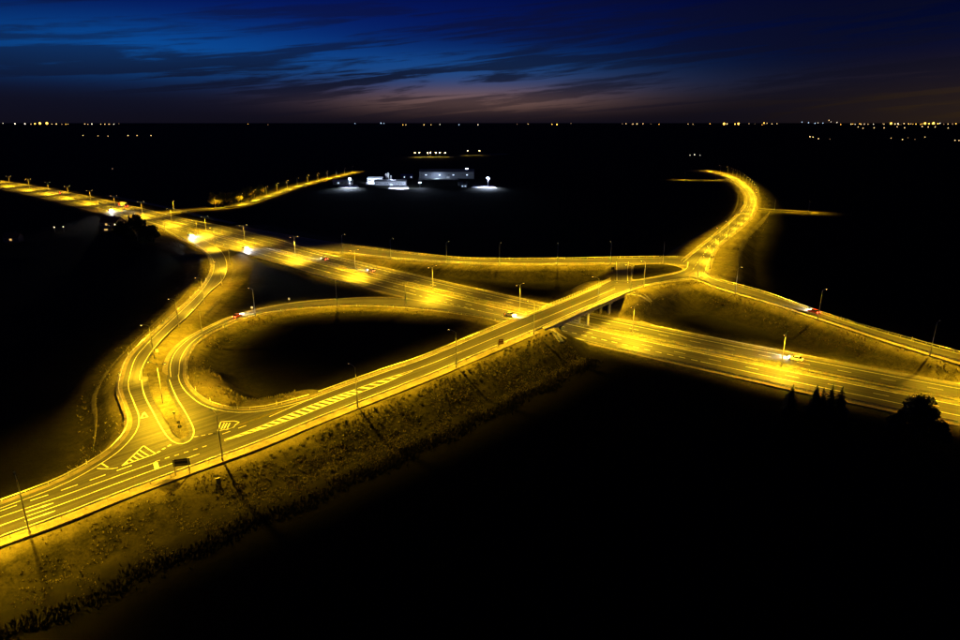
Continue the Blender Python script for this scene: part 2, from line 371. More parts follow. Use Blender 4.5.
COL_L = px([(615.8, 283, 7.2), (615.8, 272, 7.0), (615.5, 262, 6.75)], 2)
COL_R = px([(629, 283, 7.2), (628.5, 272, 7.0), (629.5, 262, 6.75)], 2)
IL = int(np.argmin(np.linalg.norm(W_L[:, :2] - P(122.5, 389, 4.7)[:2], axis=1)))
NW_C = px([(150, 215.8, .03), (165, 213.5, .05), (180, 211.3, .08), (200, 209, .1), (222, 207.6, .1), (240, 205, .1), (262, 198, .1), (300, 185.6, .1), (332, 177.6, .1), (360, 171, .1)], 6)
NWT_C = px([(108, 195.5, .02), (130, 200, .02), (160, 206, .02), (182, 211, .05), (205, 217, .02), (235, 223.5, .02)], 6)
EW_C = px([(757, 208.5, 1.4), (775, 209.6, .8), (793, 210.7, .3), (811, 211.8, .1)], 5)
WW_C = px([(731, 180.3, .25), (715, 180.2, .15), (700, 180, .1), (684, 179.8, .05)], 5)
for a, b in ((OV_L, OV_R), (W_L[:IL], W_R), (LP_L, LP_R), (N_L, N_R), (NE_L, NE_R), (CO_U, CO_D), (SE_L, SE_R), (COL_L, COL_R)): ground_road(a, b, 2.2)
ground_road(offset(NW_C, 4.5), offset(NW_C, -4.5), 2); ground_road(offset(EW_C, 3), offset(EW_C, -3), 1.5); ground_road(offset(WW_C, 3), offset(WW_C, -3), 1.5)
# pieces of the left junction that lie between the traced edges
JW_L = cut(W_L, s_near(W_L, P(122.5, 389, 4.7)), 1e9)
ground_road(JW_L, offset(JW_L, 6.0), 1.6)
for f in (.2, .5, .8):
    a = P(130 + 55 * f, 378 + 2 * f, 4.6); b = P(145 + 70 * f, 450 - 20 * f, 5.2); c = resample(np.array([a, b]), 3); ROADS.append((c, np.full(len(c), 5.0)))
ROADS.append((offset(LOOP_IN, 3.0), np.full(len(LOOP_IN), 4.4)))
BR0, BR1 = s_near(OV_C, (P(540, 329, 7.3) + P(530, 315, 7.3)) / 2), s_near(OV_C, (P(613, 297, 7.2) + P(595, 288.5, 7.2)) / 2)

# ------------------------------------------------------------------ the ground
def axis(core0, core1, step, lo, hi, g=1.13):
    a = list(np.arange(core0, core1 + .01, step)); s = step
    while a[-1] < hi: s *= g; a.append(a[-1] + s)
    s = step; b = [core0]
    while b[-1] > lo: s *= g; b.append(b[-1] - s)
    return np.array(b[1:][::-1] + a)
GX = axis(-190, 330, 2.2, -45000, 45000); GY = np.r_[axis(66, 470, 2.2, -4000, 460)[:-1], 0]
ya = list(GY[:-1]); ya = [y for y in ya if y <= 470]
y = 470.0; s = 2.2
while y < 1300: s = min(s * 1.05, 7); y += s; ya.append(y)
while y < 45000: s *= 1.13; y += s; ya.append(y)
GY = np.array(ya)
XX, YY = np.meshgrid(GX, GY)
def hills(x, y):
    d = np.hypot(x, y); t = np.clip((d - 7000) / 9000, 0, 1); return 44 * t * t * (3 - 2 * t)
def vnoise(x, y, sc, seed):
    r = np.random.default_rng(seed).random((64, 64)); xs = x / sc; ys = y / sc; xi = np.floor(xs).astype(int); yi = np.floor(ys).astype(int)
    fx = xs - xi; fy = ys - yi; fx = fx * fx * (3 - 2 * fx); fy = fy * fy * (3 - 2 * fy)
    g = lambda a, b: r[a % 64, b % 64]
    return (g(xi, yi) * (1 - fx) + g(xi + 1, yi) * fx) * (1 - fy) + (g(xi, yi + 1) * (1 - fx) + g(xi + 1, yi + 1) * fx) * fy - .5
base_noise = vnoise(XX, YY, 17, 1) * .5 + vnoise(XX, YY, 6, 2) * .22
ZZ = -.45 + base_noise * .55 + hills(XX, YY); MOWN = np.zeros_like(ZZ)
core = (XX > -620) & (XX < 460) & (YY > 40) & (YY < 1320); ci = np.where(core); cx = XX[ci]; cy = YY[ci]; cz = np.full(len(cx), -9.0); dmin = np.full(len(cx), 1e9); inner = np.zeros(len(cx), bool); fl = np.full(len(cx), 1e9)
SL = 1 / 1.65
def stamp(pts, hw, slope=SL):
    global cz, dmin, inner, fl
    for p, h in zip(pts, hw):
        r = h + 18; k = np.where((np.abs(cx - p[0]) < r) & (np.abs(cy - p[1]) < r))[0]
        if not len(k): continue
        d = np.hypot(cx[k] - p[0], cy[k] - p[1]) - h; top = p[2] - .32 - np.maximum(d, 0) * slope
        cz[k] = np.maximum(cz[k], top); dmin[k] = np.minimum(dmin[k], d)
        ins = d < 0; kk = k[ins]; fl[kk] = np.minimum(fl[kk], p[2] - .32); inner[kk] = True
for ri, (c, h) in enumerate(ROADS):
    c2 = resample(c, 2.0); h2 = np.interp(np.linspace(0, 1, len(c2)), np.linspace(0, 1, len(h)), h)
    if ri == 0:
        d = length(c2); keep = (d < BR0 - 1.0) | (d > BR1 + 1.0); c2 = c2[keep]; h2 = h2[keep]
    stamp(c2, h2)
mo = MOT[::1]; md = np.full(len(cx), 1e9)
for p in resample(MOT, 3.0): md = np.minimum(md, np.hypot(cx - p[0], cy - p[1]))
nz = base_noise[ci]
z = ZZ[ci].copy()
slope_zone = cz > z
z = np.where(slope_zone, cz + np.where(inner, 0, nz * .45 * np.clip(dmin / 3, 0, 1)), z)
z = np.where(inner, np.minimum(z, np.where(fl < 1e8, fl, z)), z)
low = np.clip((md - 17.5) / 9, 0, 1)                                         # the motorway's own strip stays clear
z = np.where((md < 26.5) & (z > -.3), np.minimum(z, -.3 + (md - 17.5).clip(0) * .62), z)
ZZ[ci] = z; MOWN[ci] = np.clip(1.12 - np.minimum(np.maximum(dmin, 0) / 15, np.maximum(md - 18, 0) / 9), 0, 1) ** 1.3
nx_, ny_ = len(GX), len(GY)
V = np.stack([XX.ravel(), YY.ravel(), ZZ.ravel()], 1)
ii = np.arange(nx_ - 1)[None, :] + (np.arange(ny_ - 1) * nx_)[:, None]; ii = ii.ravel()
me = D.meshes.new('ground'); F = np.stack([ii, ii + 1, ii + 1 + nx_, ii + nx_], 1)
me.vertices.add(len(V)); me.vertices.foreach_set('co', V.astype(np.float32).ravel())
me.loops.add(F.size); me.loops.foreach_set('vertex_index', F.astype(np.int32).ravel())
me.polygons.add(len(F)); me.polygons.foreach_set('loop_start', np.arange(0, F.size, 4, dtype=np.int32)); me.polygons.foreach_set('loop_total', np.full(len(F), 4, dtype=np.int32))
me.update(calc_edges=True); me.materials.append(GRASS); me.polygons.foreach_set('use_smooth', [True] * len(F))
at = me.attributes.new('mown', 'FLOAT', 'POINT'); at.data.foreach_set('value', MOWN.astype(np.float32).ravel())
ground = link('ground', me); ground['kind'] = 'structure'
def gz(x, y):
    i = min(max(int(np.searchsorted(GX, x)) - 1, 0), nx_ - 2); j = min(max(int(np.searchsorted(GY, y)) - 1, 0), ny_ - 2)
    fx = (x - GX[i]) / (GX[i + 1] - GX[i]); fy = (y - GY[j]) / (GY[j + 1] - GY[j])
    return float((ZZ[j, i] * (1 - fx) + ZZ[j, i + 1] * fx) * (1 - fy) + (ZZ[j + 1, i] * (1 - fx) + ZZ[j + 1, i + 1] * fx) * fy)

# ------------------------------------------------------------------ road surfaces
def struct(o): o['kind'] = 'structure'; return o
def verge(line, d0, d1, m=GRAVEL, dz=-.03, parent=None, drop=.12):
    a = offset(line, d0, dz); b = offset(line, d1, dz - drop)
    return struct(strip('verge', a, b, m, 0, 2, parent, .35)) if parent is None else strip('verge', a, b, m, 0, 2, parent, .35)
sN = length(MOT)
def widen(base, bumps):
    w = np.full(len(MOT), float(base))
    for s0, s1, e, val in bumps: w += val * np.clip((sN - s0) / e, 0, 1) * np.clip((s1 - sN) / e, 0, 1)
    return w
s_br = s_near(MOT, P(570, 325))
wN = widen(13.6, [(s_near(MOT, P(160, 222)), s_near(MOT, P(300, 256)), 60, 5.0)])
wS = widen(17.0, [(-100, s_near(MOT, P(180, 226)), 80, 4.5)])
motorway = struct(strip('motorway', offset(MOT, wN), offset(MOT, 2.7), ASPHALT, .02, 5, None, .4))
mw2 = strip('carriageway', offset(MOT, -2.7), offset(MOT, -wS), ASPHALT, .02, 5, motorway, .4)
strip('median_strip', offset(MOT, 2.68), offset(MOT, -2.68), VGRASS, -.02, 2, motorway)
a = offset(MOT, wN + 0., -.02); b = offset(MOT, wN + 3.0, -.2); strip('verge', a, b, GRAVEL, 0, 2, motorway, .4)
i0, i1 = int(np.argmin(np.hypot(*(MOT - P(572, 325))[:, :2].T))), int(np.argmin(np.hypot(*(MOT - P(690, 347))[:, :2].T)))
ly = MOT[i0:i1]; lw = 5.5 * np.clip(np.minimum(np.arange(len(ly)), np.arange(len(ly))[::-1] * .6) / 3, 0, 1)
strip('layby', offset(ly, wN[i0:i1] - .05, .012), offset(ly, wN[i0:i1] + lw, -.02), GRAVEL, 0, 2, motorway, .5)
a = offset(MOT, -wS, -.02); b = offset(MOT, -wS - 1.6, -.2); strip('verge', a, b, GRAVEL, 0, 2, motorway, .4)

overpass = struct(strip('overpass_road', OV_L, OV_R, ASPHALT, .03, 5, None, .5))
exit_ramp = struct(strip('exit_ramp', W_L[:IL], W_R, ASPHALT, .05, 4, None, .5))
loop_ramp = struct(strip('loop_ramp', LP_L, LP_R, ASPHALT, .07, 4, None, .5))
entry_ramp = struct(strip('entry_ramp', N_R, N_L, ASPHALT, .06, 4, None, .5))
country_road = struct(strip('country_road', NE_L, NE_R, ASPHALT, .09, 4, None, .5))
link_road = struct(strip('junction_road', CO_U, CO_D, ASPHALT, .075, 3, None, .5))
off_ramp = struct(strip('off_ramp', SE_L, SE_R, ASPHALT, .105, 4, None, .5))
slip_road = struct(strip('slip_road', COL_L, COL_R, ASPHALT, .05, 3, None, .5))
village_road = struct(strip('village_road', offset(NW_C, 4.5), offset(NW_C, -4.5), ASPHALT, .06, 3, None, .4))
struct(strip('side_road', offset(NWT_C, 2.6), offset(NWT_C, -2.6), ASPHALT, .08, 2, None, .5))
struct(strip('side_road', offset(EW_C, 4), offset(EW_C, -4), ASPHALT, .06, 2, None, .5))
struct(strip('side_road', offset(WW_C, 5), offset(WW_C, -5), ASPHALT, .06, 2, None, .5))
# junction apron on the left: everything between exit ramp, loop ramp and overpass road
iL = IL - 3
ring = list(W_L[iL:]) + list(reversed(offset(OV_L, -1.2)[:s_near(OV_L, P(310, 398, 5.8)).astype(int) // 3])) + list(reversed(LOOP_IN))
ring2 = [Vector(r) for r in ring]
from mathutils.geometry import tessellate_polygon
tri = tessellate_polygon([[Vector((v.x, v.y, 0)) for v in ring2]])
apron = struct(mesh('junction_apron', [(v.x, v.y, v.z + .015) for v in ring2], [tuple(t) for t in tri], ASPHALT, uvs=[(v.x * .7 - v.y * .7, v.x * .7 + v.y * .7) for v in ring2]))
me = apron.data
bm = bmesh.new(); bm.from_mesh(me); bmesh.ops.recalc_face_normals(bm, faces=bm.faces)
if sum(f.normal.z for f in bm.faces) < 0: bmesh.ops.reverse_faces(bm, faces=bm.faces)
bm.to_mesh(me); bm.free()

# verges of pale gravel
ovd = length(OV_R); nb = OV_R[ovd < s_near(OV_R, P(541, 328, 7.3))]
verge(nb, 0, -2.6, parent=overpass)
def side(line, ref):            # +1 when ref lies left of the line
    n = normals(line)[len(line) // 2]; return 1 if (np.asarray(ref)[:2] - line[len(line) // 2, :2]) @ n > 0 else -1
sw = side(W_L, P(60, 380, 0))
verge(W_L, 0, 1.7 * sw, parent=exit_ramp, dz=-.01)
verge(LOOP_IN, 0, 1.3 * side(LOOP_IN, P(260, 360, 0)), parent=loop_ramp, dz=-.01)
verge(LP_R, 0, 1.2 * side(LP_R, P(300, 340, 0)), parent=loop_ramp, dz=-.01)
verge(LP_L, 0, 1.5 * side(LP_L, P(250, 290, 0)), parent=loop_ramp, dz=-.01)
ovl = cut(OV_L, s_near(OV_L, P(310, 398.5, 5.8)), s_near(OV_L, P(520, 318, 7.2))); verge(ovl, 0, 1.6, parent=overpass)
verge(N_L, 0, -1.6 if side(N_L, P(500, 230, 0)) < 0 else 1.6, parent=entry_ramp); verge(N_R[:], 0, 1.4 * side(N_R, P(500, 280, 0)), parent=entry_ramp)
verge(SE_L, 0, 1.2 * side(SE_L, P(850, 250, 0)), parent=off_ramp); verge(SE_R, 0, 2.0 * side(SE_R, P(800, 340, 0)), parent=off_ramp)
verge(NE_L, 0, 2.5 * side(NE_L, P(650, 200, 0)), parent=country_road); verge(NE_R, 0, 2.0 * side(NE_R, P(850, 230, 0)), parent=country_road)
verge(CO_D, 0, 1.6 * side(CO_D, P(670, 300, 3)), parent=link_road)

# ------------------------------------------------------------------ painted lines
def between(l, r, t):
    n = max(len(l), len(r)); a = resample(l, n=n); b = resample(r, n=n); t = np.asarray(t) if np.ndim(t) else np.full(n, t)
    if len(t) != n: t = np.interp(np.linspace(0, 1, n), np.linspace(0, 1, len(t)), t)
    return a * (1 - t[:, None]) + b * t[:, None]
def inset(l, r, m):                                                          # m metres in from l
    n = max(len(l), len(r)); a = resample(l, n=n); b = resample(r, n=n); w = np.linalg.norm((a - b)[:, :2], axis=1)
    return between(l, r, np.clip(m / np.maximum(w, .1), 0, 1))
class Paint(MB):
    def line(s, ln, w, dz=.06):
        a = offset(ln, w / 2, dz); b = offset(ln, -w / 2, dz)
        for i in range(len(ln) - 1): s.quad(tuple(b[i]), tuple(b[i + 1]), tuple(a[i + 1]), tuple(a[i]))
    def dashes(s, ln, on, off, w, dz=.06, s0=0, s1=1e9):
        L = min(length(ln)[-1], s1); q = s0
        while q + on < L: s.line(cut(ln, q, q + on), w, dz); q += on + off
    def loop(s, pts, w, dz=.0):
        s.line(np.array(list(pts) + [pts[0]], float), w, dz)
def paint(road, name='lane_marking'):
    p = Paint(); PAINTS.append((p, road, name)); return p
PAINTS = []
def sx(line, x, y=None, z=0):
    i = int(np.argmin(np.abs(np.array([to_px(q)[0] for q in line]) - x))); return length(line)[i]
def to_px(q):
    d = np.array(q, float) - np.array([0, 0, CAM_H]); cp, sp = math.cos(PITCH), math.sin(PITCH)
    dep = d[1] * cp - d[2] * sp; upc = d[1] * sp + d[2] * cp
    return 480 + FPX * d[0] / dep, 320 - FPX * upc / dep
# motorway
p = paint(motorway)
sa = s_near(MOT, P(552, 325)); sE = s_near(MOT, P(215, 235)); sT = s_near(MOT, P(446, 293))
sNE = s_near(MOT, P(300, 256)); sN2 = s_near(MOT, P(450, 293))
p.line(mot(3.3), .36, .05); p.line(mot(-3.3), .36, .05)
p.line(mot(11.2), .36, .05)
p.dashes(mot(7.25), 4, 8, .26, .05); p.dashes(mot(-7.25), 4, 8, .26, .05)
p.line(cut(mot(-11.4), 0, sE - 40), .36, .05); p.dashes(cut(mot(-11.4), sE - 40, sE + 25), 2, 2, .3, .05)
p.line(cut(mot(-11.4), sE + 25, sT - 10), .36, .05); p.dashes(cut(mot(-11.4), sT - 10, sT + 70), 2, 2, .3, .05)
p.line(cut(mot(-11.4), sT + 70, sa), .36, .05); p.dashes(cut(mot(-11.4), sa, sa + 62), 2.2, 2.0, .38, .05); p.line(cut(mot(-11.4), sa + 62, 1e9), .36, .05)
p.line(cut(mot(-16.2), sa - 30, 1e9), .2, .05)
p.dashes(cut(mot(11.7), sN2 - 150, sN2 - 40), 2, 2, .3, .05)
# overpass road
OVm = lambda t0, t1=None: between(OV_L, OV_R, t0 if t1 is None else np.linspace(t0, t1, 200))
p = paint(overpass)
X = lambda x: sx(OV_C, x)
def ovcut(t, x0, x1):
    l = OVm(t); d = length(l)[-1] / length(OV_C)[-1]; return cut(l, X(x0) * d, X(x1) * d)
def ovpt(x, t): l = ovcut(t, x, x + 3); return l[0]
p.line(ovcut(.27, -140, 154), .26); p.line(ovcut(.58, -140, 196), .26); p.line(ovcut(.945, -140, 620), .26)
p.line(np.array([ovpt(155, .28), ovpt(155, .57)]), .9)
p.dashes(ovcut(.03, -140, 150), 3, 2.2, .3); p.dashes(ovcut(.03, 222, 262), 2, 2, .24); p.line(ovcut(.045, 268, 608), .26)
d0 = np.linspace(0, 1, 60)
gl = np.array([ovpt(159 + 62 * q, .24 + .11 * q) for q in d0[::6]]); p.dashes(resample(gl, 1.0), 1.0, 1.0, .22)
xs = np.linspace(222, 414, 40)
up = np.interp(xs, [222, 300, 384, 414], [.335, .32, .39, .455]); lo = np.interp(xs, [222, 300, 384, 414], [.36, .62, .60, .475])
A = np.array([ovpt(x, t) for x, t in zip(xs, up)]); B = np.array([ovpt(x, t) for x, t in zip(xs, lo)])
p.line(A, .2); p.line(B, .2)
Ah = resample(A, .1); Bh = resample(B, .1); k = 0
sA = length(Ah)[-1]; q = 0.0
while q < sA - 4:
    wd = .95 if q < sA * .62 else .85
    a0 = cut(Ah, q, q + wd, .4); b0 = cut(Bh, (q + 2.2) * length(Bh)[-1] / sA, (q + 2.2 + wd) * length(Bh)[-1] / sA, .4)
    p.quad(*[tuple(v + np.array([0, 0, .062])) for v in (a0[0], b0[0], b0[-1], a0[-1])]); q += 1.9 if q < sA * .62 else 3.0
ctr = np.array([ovpt(x, t) for x, t in zip(np.linspace(414, 618, 30), np.linspace(.46, .60, 30))]); p.line(resample(ctr, 3), .24)
for x in (44, 47): pass
def arrow(mb, c, ang, L=4.0):
    ca, sa_ = math.cos(ang), math.sin(ang)
    t = lambda a, b: (c[0] + a * ca - b * sa_, c[1] + a * sa_ + b * ca, c[2] + .066)
    mb.quad(t(-L / 2, -.2), t(0, -.2), t(0, .2), t(-L / 2, .2)); mb.poly([t(0, -.36), t(L / 2, 0), t(0, .36)])
PAINT_ARROWS = []
for x, t, fl_ in ((40, .42, 0), (46, .74, 0)):
    l = ovcut(t, x, x + 22); PAINT_ARROWS.append((l[0], math.atan2(*(l[-1] - l[0])[[1, 0]])))
# ramps
def edges(road, l, r, ml, mr, w=.22, dz=.0):
    p = paint(road); p.line(inset(l, r, ml), w, dz); p.line(inset(r, l, mr), w, dz); return p
edges(exit_ramp, W_L[:IL], W_R, 1.5, .5, dz=.09)
edges(loop_ramp, LP_L, LP_R, .7, 1.1, dz=.11); edges(entry_ramp, N_L, N_R, .8, .8, dz=.10)
edges(country_road, NE_L, NE_R, .6, .8, dz=.13).dashes(between(NE_L, NE_R, .5), 4, 4, .2, .13)
edges(link_road, CO_U, CO_D, .5, .6, dz=.115); edges(off_ramp, SE_L, SE_R, .7, .9, dz=.145); edges(slip_road, COL_L, COL_R, .5, .5, dz=.09)
q = paint(village_road); q.dashes(NW_C, 4, 6, .2, .1)
# junction apron markings, dropped onto the surface
from mathutils.bvhtree import BVHTree
bv = BVHTree.FromPolygons([v.co[:] for v in apron.data.vertices], [tuple(f.vertices) for f in apron.data.polygons])
def drop(pt, dz=.05):
    h = bv.ray_cast(Vector((pt[0], pt[1], 50)), Vector((0, 0, -1)))
    return np.array([pt[0], pt[1], (h[0].z if h[0] else pt[2]) + dz])
def apx(pts, step=1.0, closed=False, sp=True, dz=.05):
    w = [P(x, y, 5.2) for x, y in pts]
    l = spline(w, step) if sp else resample(np.array(w), step)
    return np.array([drop(v, dz) for v in l])
p = paint(apron)
p.line(np.array([drop(v) for v in offset(cut(W_L, length(W_L)[IL] - 3, s_near(W_L, P(97, 462, 5.1))), 1.5, 0)]), .26, 0)
p.line(np.array([drop(v) for v in offset(cut(W_L, s_near(W_L, P(97, 462, 5.1)), 1e9), 1.5, 0)]), .22, 0)
p.line(np.array([drop(v) for v in offset(LOOP_IN, -1.15 * side(LOOP_IN, P(260, 360, 0)), 0)]), .26, 0)
p.line(apx([(141.5, 378), (142.2, 386), (145, 396), (153, 412), (164, 432), (169, 438.5), (175, 442.8), (182, 444.5), (189, 442), (193.2, 436), (193.8, 430.5), (191, 423), (184, 410), (177.5, 399), (172, 387), (169, 378)]), .3, 0)
def outline(pts, w, ins=None):
    pp = [P(x, y, 5.2) for x, y in pts]; l = resample(np.array(pp + [pp[0]]), .5); p.line(np.array([drop(v) for v in l]), w, 0)
outline([(141, 418.3), (144, 412), (147.6, 416.8)], .34)
outline([(122, 465.5), (143.5, 446), (156, 454)], .3)
for t in (.18, .34, .50, .66, .80):
    a = P(122 + 21.5 * t, 465.5 - 19.5 * t, 5.2); b = P(122 + 34 * t, 465.5 - 11.5 * t, 5.2); p.line(np.array([drop(v) for v in resample(np.array([a, b]), .5)]), .34, .002)
outline([(217.8, 432.3), (221, 422.6), (234, 422), (239.5, 423.6), (232, 428.5)], .3)
for t in (.2, .4, .62):
    a = P(218.5 + 14 * t, 430.5 - 2 * t, 5.3); b = P(221.5 + 14 * t, 423.5, 5.3); p.line(np.array([drop(v) for v in resample(np.array([a, b]), .5)]), .34, .002)
gw = apx([(157, 453.2), (166, 447.6), (175, 442.6)], .5); p.dashes(gw, .9, .7, .5, 0)
gw2 = apx([(194, 437.5), (205, 436), (217, 433.5)], .5); p.dashes(gw2, .9, .7, .35, 0)
p.line(apx([(97, 468), (110, 468.5), (118, 467.5)]), .3, .0); p.line(apx([(101, 463), (108, 467)]), .35, .002)
for p, road, nm in PAINTS: p.build(nm, PAINT, road)
for c, a in PAINT_ARROWS:
    m_ = MB(); arrow(m_, c, a, 6.0); m_.build('arrow_marking', PAINT, overpass)
# grass nose between the two ramps
nose = [P(x, y, 5.2) for x, y in [(147, 373), (148.5, 384), (152, 396), (160, 411), (169.5, 428.5), (175.5, 436), (182, 439), (187.5, 436.5), (189, 431.5), (185.5, 423), (177, 408), (170, 393), (166, 380), (165, 373)]]
no = spline(nose + [nose[0]], 1.2)[:-1]; V = [tuple(drop(v, .02)) for v in no] + [tuple(drop(v, .16)) for v in no]; n = len(no); ctr_ = np.mean(no, 0)
ins = [tuple(drop(v * .88 + ctr_ * .12, .24)) for v in no]; V += ins
F = [(i, (i + 1) % n, n + (i + 1) % n, n + i) for i in range(n)]; F2 = [(n + i, n + (i + 1) % n, 2 * n + (i + 1) % n, 2 * n + i) for i in range(n)]
kerb = struct(mesh('traffic_island', V, F + F2, [CONC, VGRASS], midx=[0] * n + [1] * n))
tr = tessellate_polygon([[Vector((v[0], v[1], 0)) for v in ins]])
g_ = mesh('island_surface', ins, [tuple(t) for t in tr], VGRASS, kerb)
bm = bmesh.new(); bm.from_mesh(g_.data); bmesh.ops.recalc_face_normals(bm, faces=bm.faces)
if sum(f.normal.z for f in bm.faces) < 0: bmesh.ops.reverse_faces(bm, faces=bm.faces)
bm.to_mesh(g_.data); bm.free()

# dark grass island at the far junction, ringed by pale gravel
isl = spline([P(*v) for v in ((633, 265, 6.86), (650, 263.9, 6.87), (668, 264.4, 6.9), (682, 267.5, 6.95), (684.5, 270, 7.0), (677, 272.6, 7.04), (664, 275.3, 7.08), (650, 278, 7.12), (640, 279.8, 7.15), (632.5, 280.3, 7.17), (631, 275, 7.05), (631, 269, 6.95), (633, 265, 6.86))], .8)[:-1]
n = len(isl); ci_ = isl.mean(0); inn = isl.copy(); d_ = np.linalg.norm((isl - ci_)[:, :2], axis=1); inn[:, :2] = ci_[:2] + (isl - ci_)[:, :2] * (1 - 1.3 / np.maximum(d_, 3))[:, None]; inn[:, 2] += .05
V = [tuple(v + [0, 0, -.3]) for v in isl] + [tuple(v + [0, 0, .12]) for v in isl] + [tuple(v + [0, 0, .12]) for v in inn] + [(ci_[0], ci_[1], ci_[2] + .25)]
F = [(i, (i + 1) % n, n + (i + 1) % n, n + i) for i in range(n)] + [(n + i, n + (i + 1) % n, 2 * n + (i + 1) % n, 2 * n + i) for i in range(n)] + [(2 * n + i, 2 * n + (i + 1) % n, 3 * n) for i in range(n)]
struct(mesh('traffic_island', V, F, [CONC, GRAVEL, mat('dark rough grass', rough=.95, build=dark_grass_build)], midx=[0] * n + [1] * n + [2] * n))
# ------------------------------------------------------------------ dirt tracks at the foot of the banks
def track(pts, w, m=GRAVEL):
    l = px(pts, 1.6); n = len(l); t = np.linspace(0, 1, n); ww = w * np.clip(np.minimum(t, 1 - t) * 9, .12, 1) * (1 + .35 * (np.random.default_rng(n).random(n) - .5))
    V = []; U = []; F = []; nn = normals(l)
    for i in range(n):
        for k in range(5):
            q = l[i, :2] + nn[i] * ww[i] * (k / 4 - .5); V.append((q[0], q[1], gz(*q) + (.10 if 0 < k < 4 else -.05))); U.append((k * w / 4, i * 1.6))
    for i in range(n - 1):
        for k in range(4): F.append((i * 5 + k + 1, i * 5 + k, i * 5 + 5 + k, i * 5 + 6 + k))
    o = struct(mesh('dirt_track', V, F, m, uvs=U)); return o
track([(186, 248, 0), (199, 260, 0), (201.5, 270, 0), (197, 281, 0), (189, 290, 0), (180, 301, 0), (160, 319, 0), (140, 337, 0), (120, 359, 0), (108, 374, 0), (98, 390, 0), (94, 405, 0), (96, 420, 0), (95, 440, 0), (93, 455, 0)], 1.8, TRACKM)
track([(770, 211, 0), (757, 228, 0), (743, 248, 0), (738, 265, 0), (737, 280, 0)], 3.2, TRACKM)
track([(738, 192, 0), (737, 204, 0), (728, 220, 0), (712, 232, 0), (700, 240, 0), (686, 247.5, 0), (671, 256.5, 4)], 1.8, TRACKM)
track([(230, 256, 0), (234.5, 263, 0), (234, 273, 0), (228, 287, 0)], 2.4, TRACKM)
track([(221, 300, 0), (213, 309, 0), (205, 318, 0)], 1.6, TRACKM)

def gutter(p0, p1, w=.9):
    l = resample(np.array([p0, p1], float), 1.2); nn = normals(l); V = []; F = []
    for i in range(len(l)):
        for k, dz in ((-.5, -.05), (-.5, .22), (-.22, .16), (.22, .16), (.5, .22), (.5, -.05)):
            q = l[i, :2] + nn[i] * w * k; V.append((q[0], q[1], gz(*q) + dz))
    for i in range(len(l) - 1):
        for k in range(5): F.append((i * 6 + k + 1, i * 6 + k, i * 6 + 6 + k, i * 6 + 7 + k))
    return struct(mesh('drain_channel', V, F, CONC))
gutter(P(629, 291, 6.8), P(651, 313, -.2)); gutter(P(622, 294, 6.8), P(601, 307, 0)); gutter(P(604, 308.5, -.2), P(650, 313.5, -.3), 1.2)
gutter(P(549, 333.5, 5.5), P(566, 350, -.2), .8)
# ------------------------------------------------------------------ crash barriers
def barrier(line, label, group, post=4.0, name='guardrail', dz=0., two=False):
    line = resample(line, 3.0); o = line[0].copy(); root = empty(name, o, 0, label, 'crash barrier', group); l = line - o
    m = MB()
    prof = [(-.03, .50), (.05, .55), (.0, .62), (.05, .70), (-.03, .76)]
    ns = normals(line)
    for i in range(len(l) - 1):
        for k in range(len(prof) - 1):
            q = []
            for (j, kk) in ((i, k), (i + 1, k), (i + 1, k + 1), (i, k + 1)):
                a, z = prof[kk]; q.append((l[j][0] + ns[j][0] * a, l[j][1] + ns[j][1] * a, l[j][2] + z + dz))
            m.quad(*q)
            if two: m.quad(*[(x - 2 * .2 * ns[i][0], y - 2 * .2 * ns[i][1], z) for x, y, z in q])
    m.build('rail', STEEL, root)
    pm = MB(); L = length(line)[-1]; s = 1.0
    while s < L:
        q, a = at_s(line, s); pm.box((q[0] - o[0], q[1] - o[1], q[2] - o[2] + .33 + dz), (.12, .12, .78), a); s += post
    b = pm.build('post_row', STEEL, root); b['kind'] = 'stuff'
    return root
def brk(line, d, ref, dz=0.): return offset(line, d * side(line, ref), dz)
barrier(cut(brk(OV_R, 1.0, P(300, 520, 0)), 0, s_near(OV_R, P(537, 329, 7.3))), 'near side guardrail along the embankment of the overpass road', None)
barrier(brk(cut(OV_L, s_near(OV_L, P(318, 395, 5.8)), s_near(OV_L, P(515, 320, 7.2))), .9, P(300, 330, 0)), 'guardrail on the far edge of the overpass road above the loop field', None)
barrier(brk(LOOP_IN, .7, P(260, 360, 0)), 'guardrail round the near end of the dark loop field', None)
barrier(brk(LP_R, .7, P(300, 340, 0)), 'guardrail inside the curve of the loop ramp', None)
barrier(brk(W_L, .9, P(60, 380, 0)), 'guardrail along the outer left edge of the exit ramp', None)
barrier(brk(N_L, .8, P(500, 230, 0)), 'guardrail on the far side of the entry ramp', None)
barrier(brk(cut(N_R, s_near(N_R, P(605, 263, 6.7)), s_near(N_R, P(345, 253, .5))), .8, P(500, 290, 0)), 'guardrail on the near side of the entry ramp bank', None)
barrier(brk(SE_L, .8, P(850, 250, 0)), 'guardrail on the far edge of the off ramp descending to the right', None)
barrier(brk(SE_R, .9, P(800, 340, 0)), 'guardrail on the near edge of the off ramp above the grass bank', None)
barrier(brk(NE_L, 1.2, P(650, 200, 0)), 'guardrail on the left edge of the curving country road', None)
barrier(brk(NE_R, 1.2, P(850, 230, 0)), 'guardrail on the right edge of the curving country road', None)
barrier(brk(CO_D, .8, P(670, 300, 3)), 'guardrail on the near edge of the junction road above the grass slope', None)
barrier(mot(1.5), 'guardrail on the far side of the motorway median', None, 8)
barrier(mot(-1.5), 'guardrail on the near side of the motorway median', None, 8)
barrier(cut(offset(MOT, wN + .9), 0, 1e9), 'long guardrail on the far outer edge of the motorway', None, 8)
barrier(cut(offset(MOT, -wS - .6), s_near(MOT, P(560, 325)) , 1e9), 'guardrail on the near edge of the motorway right of the bridge', None, 6)
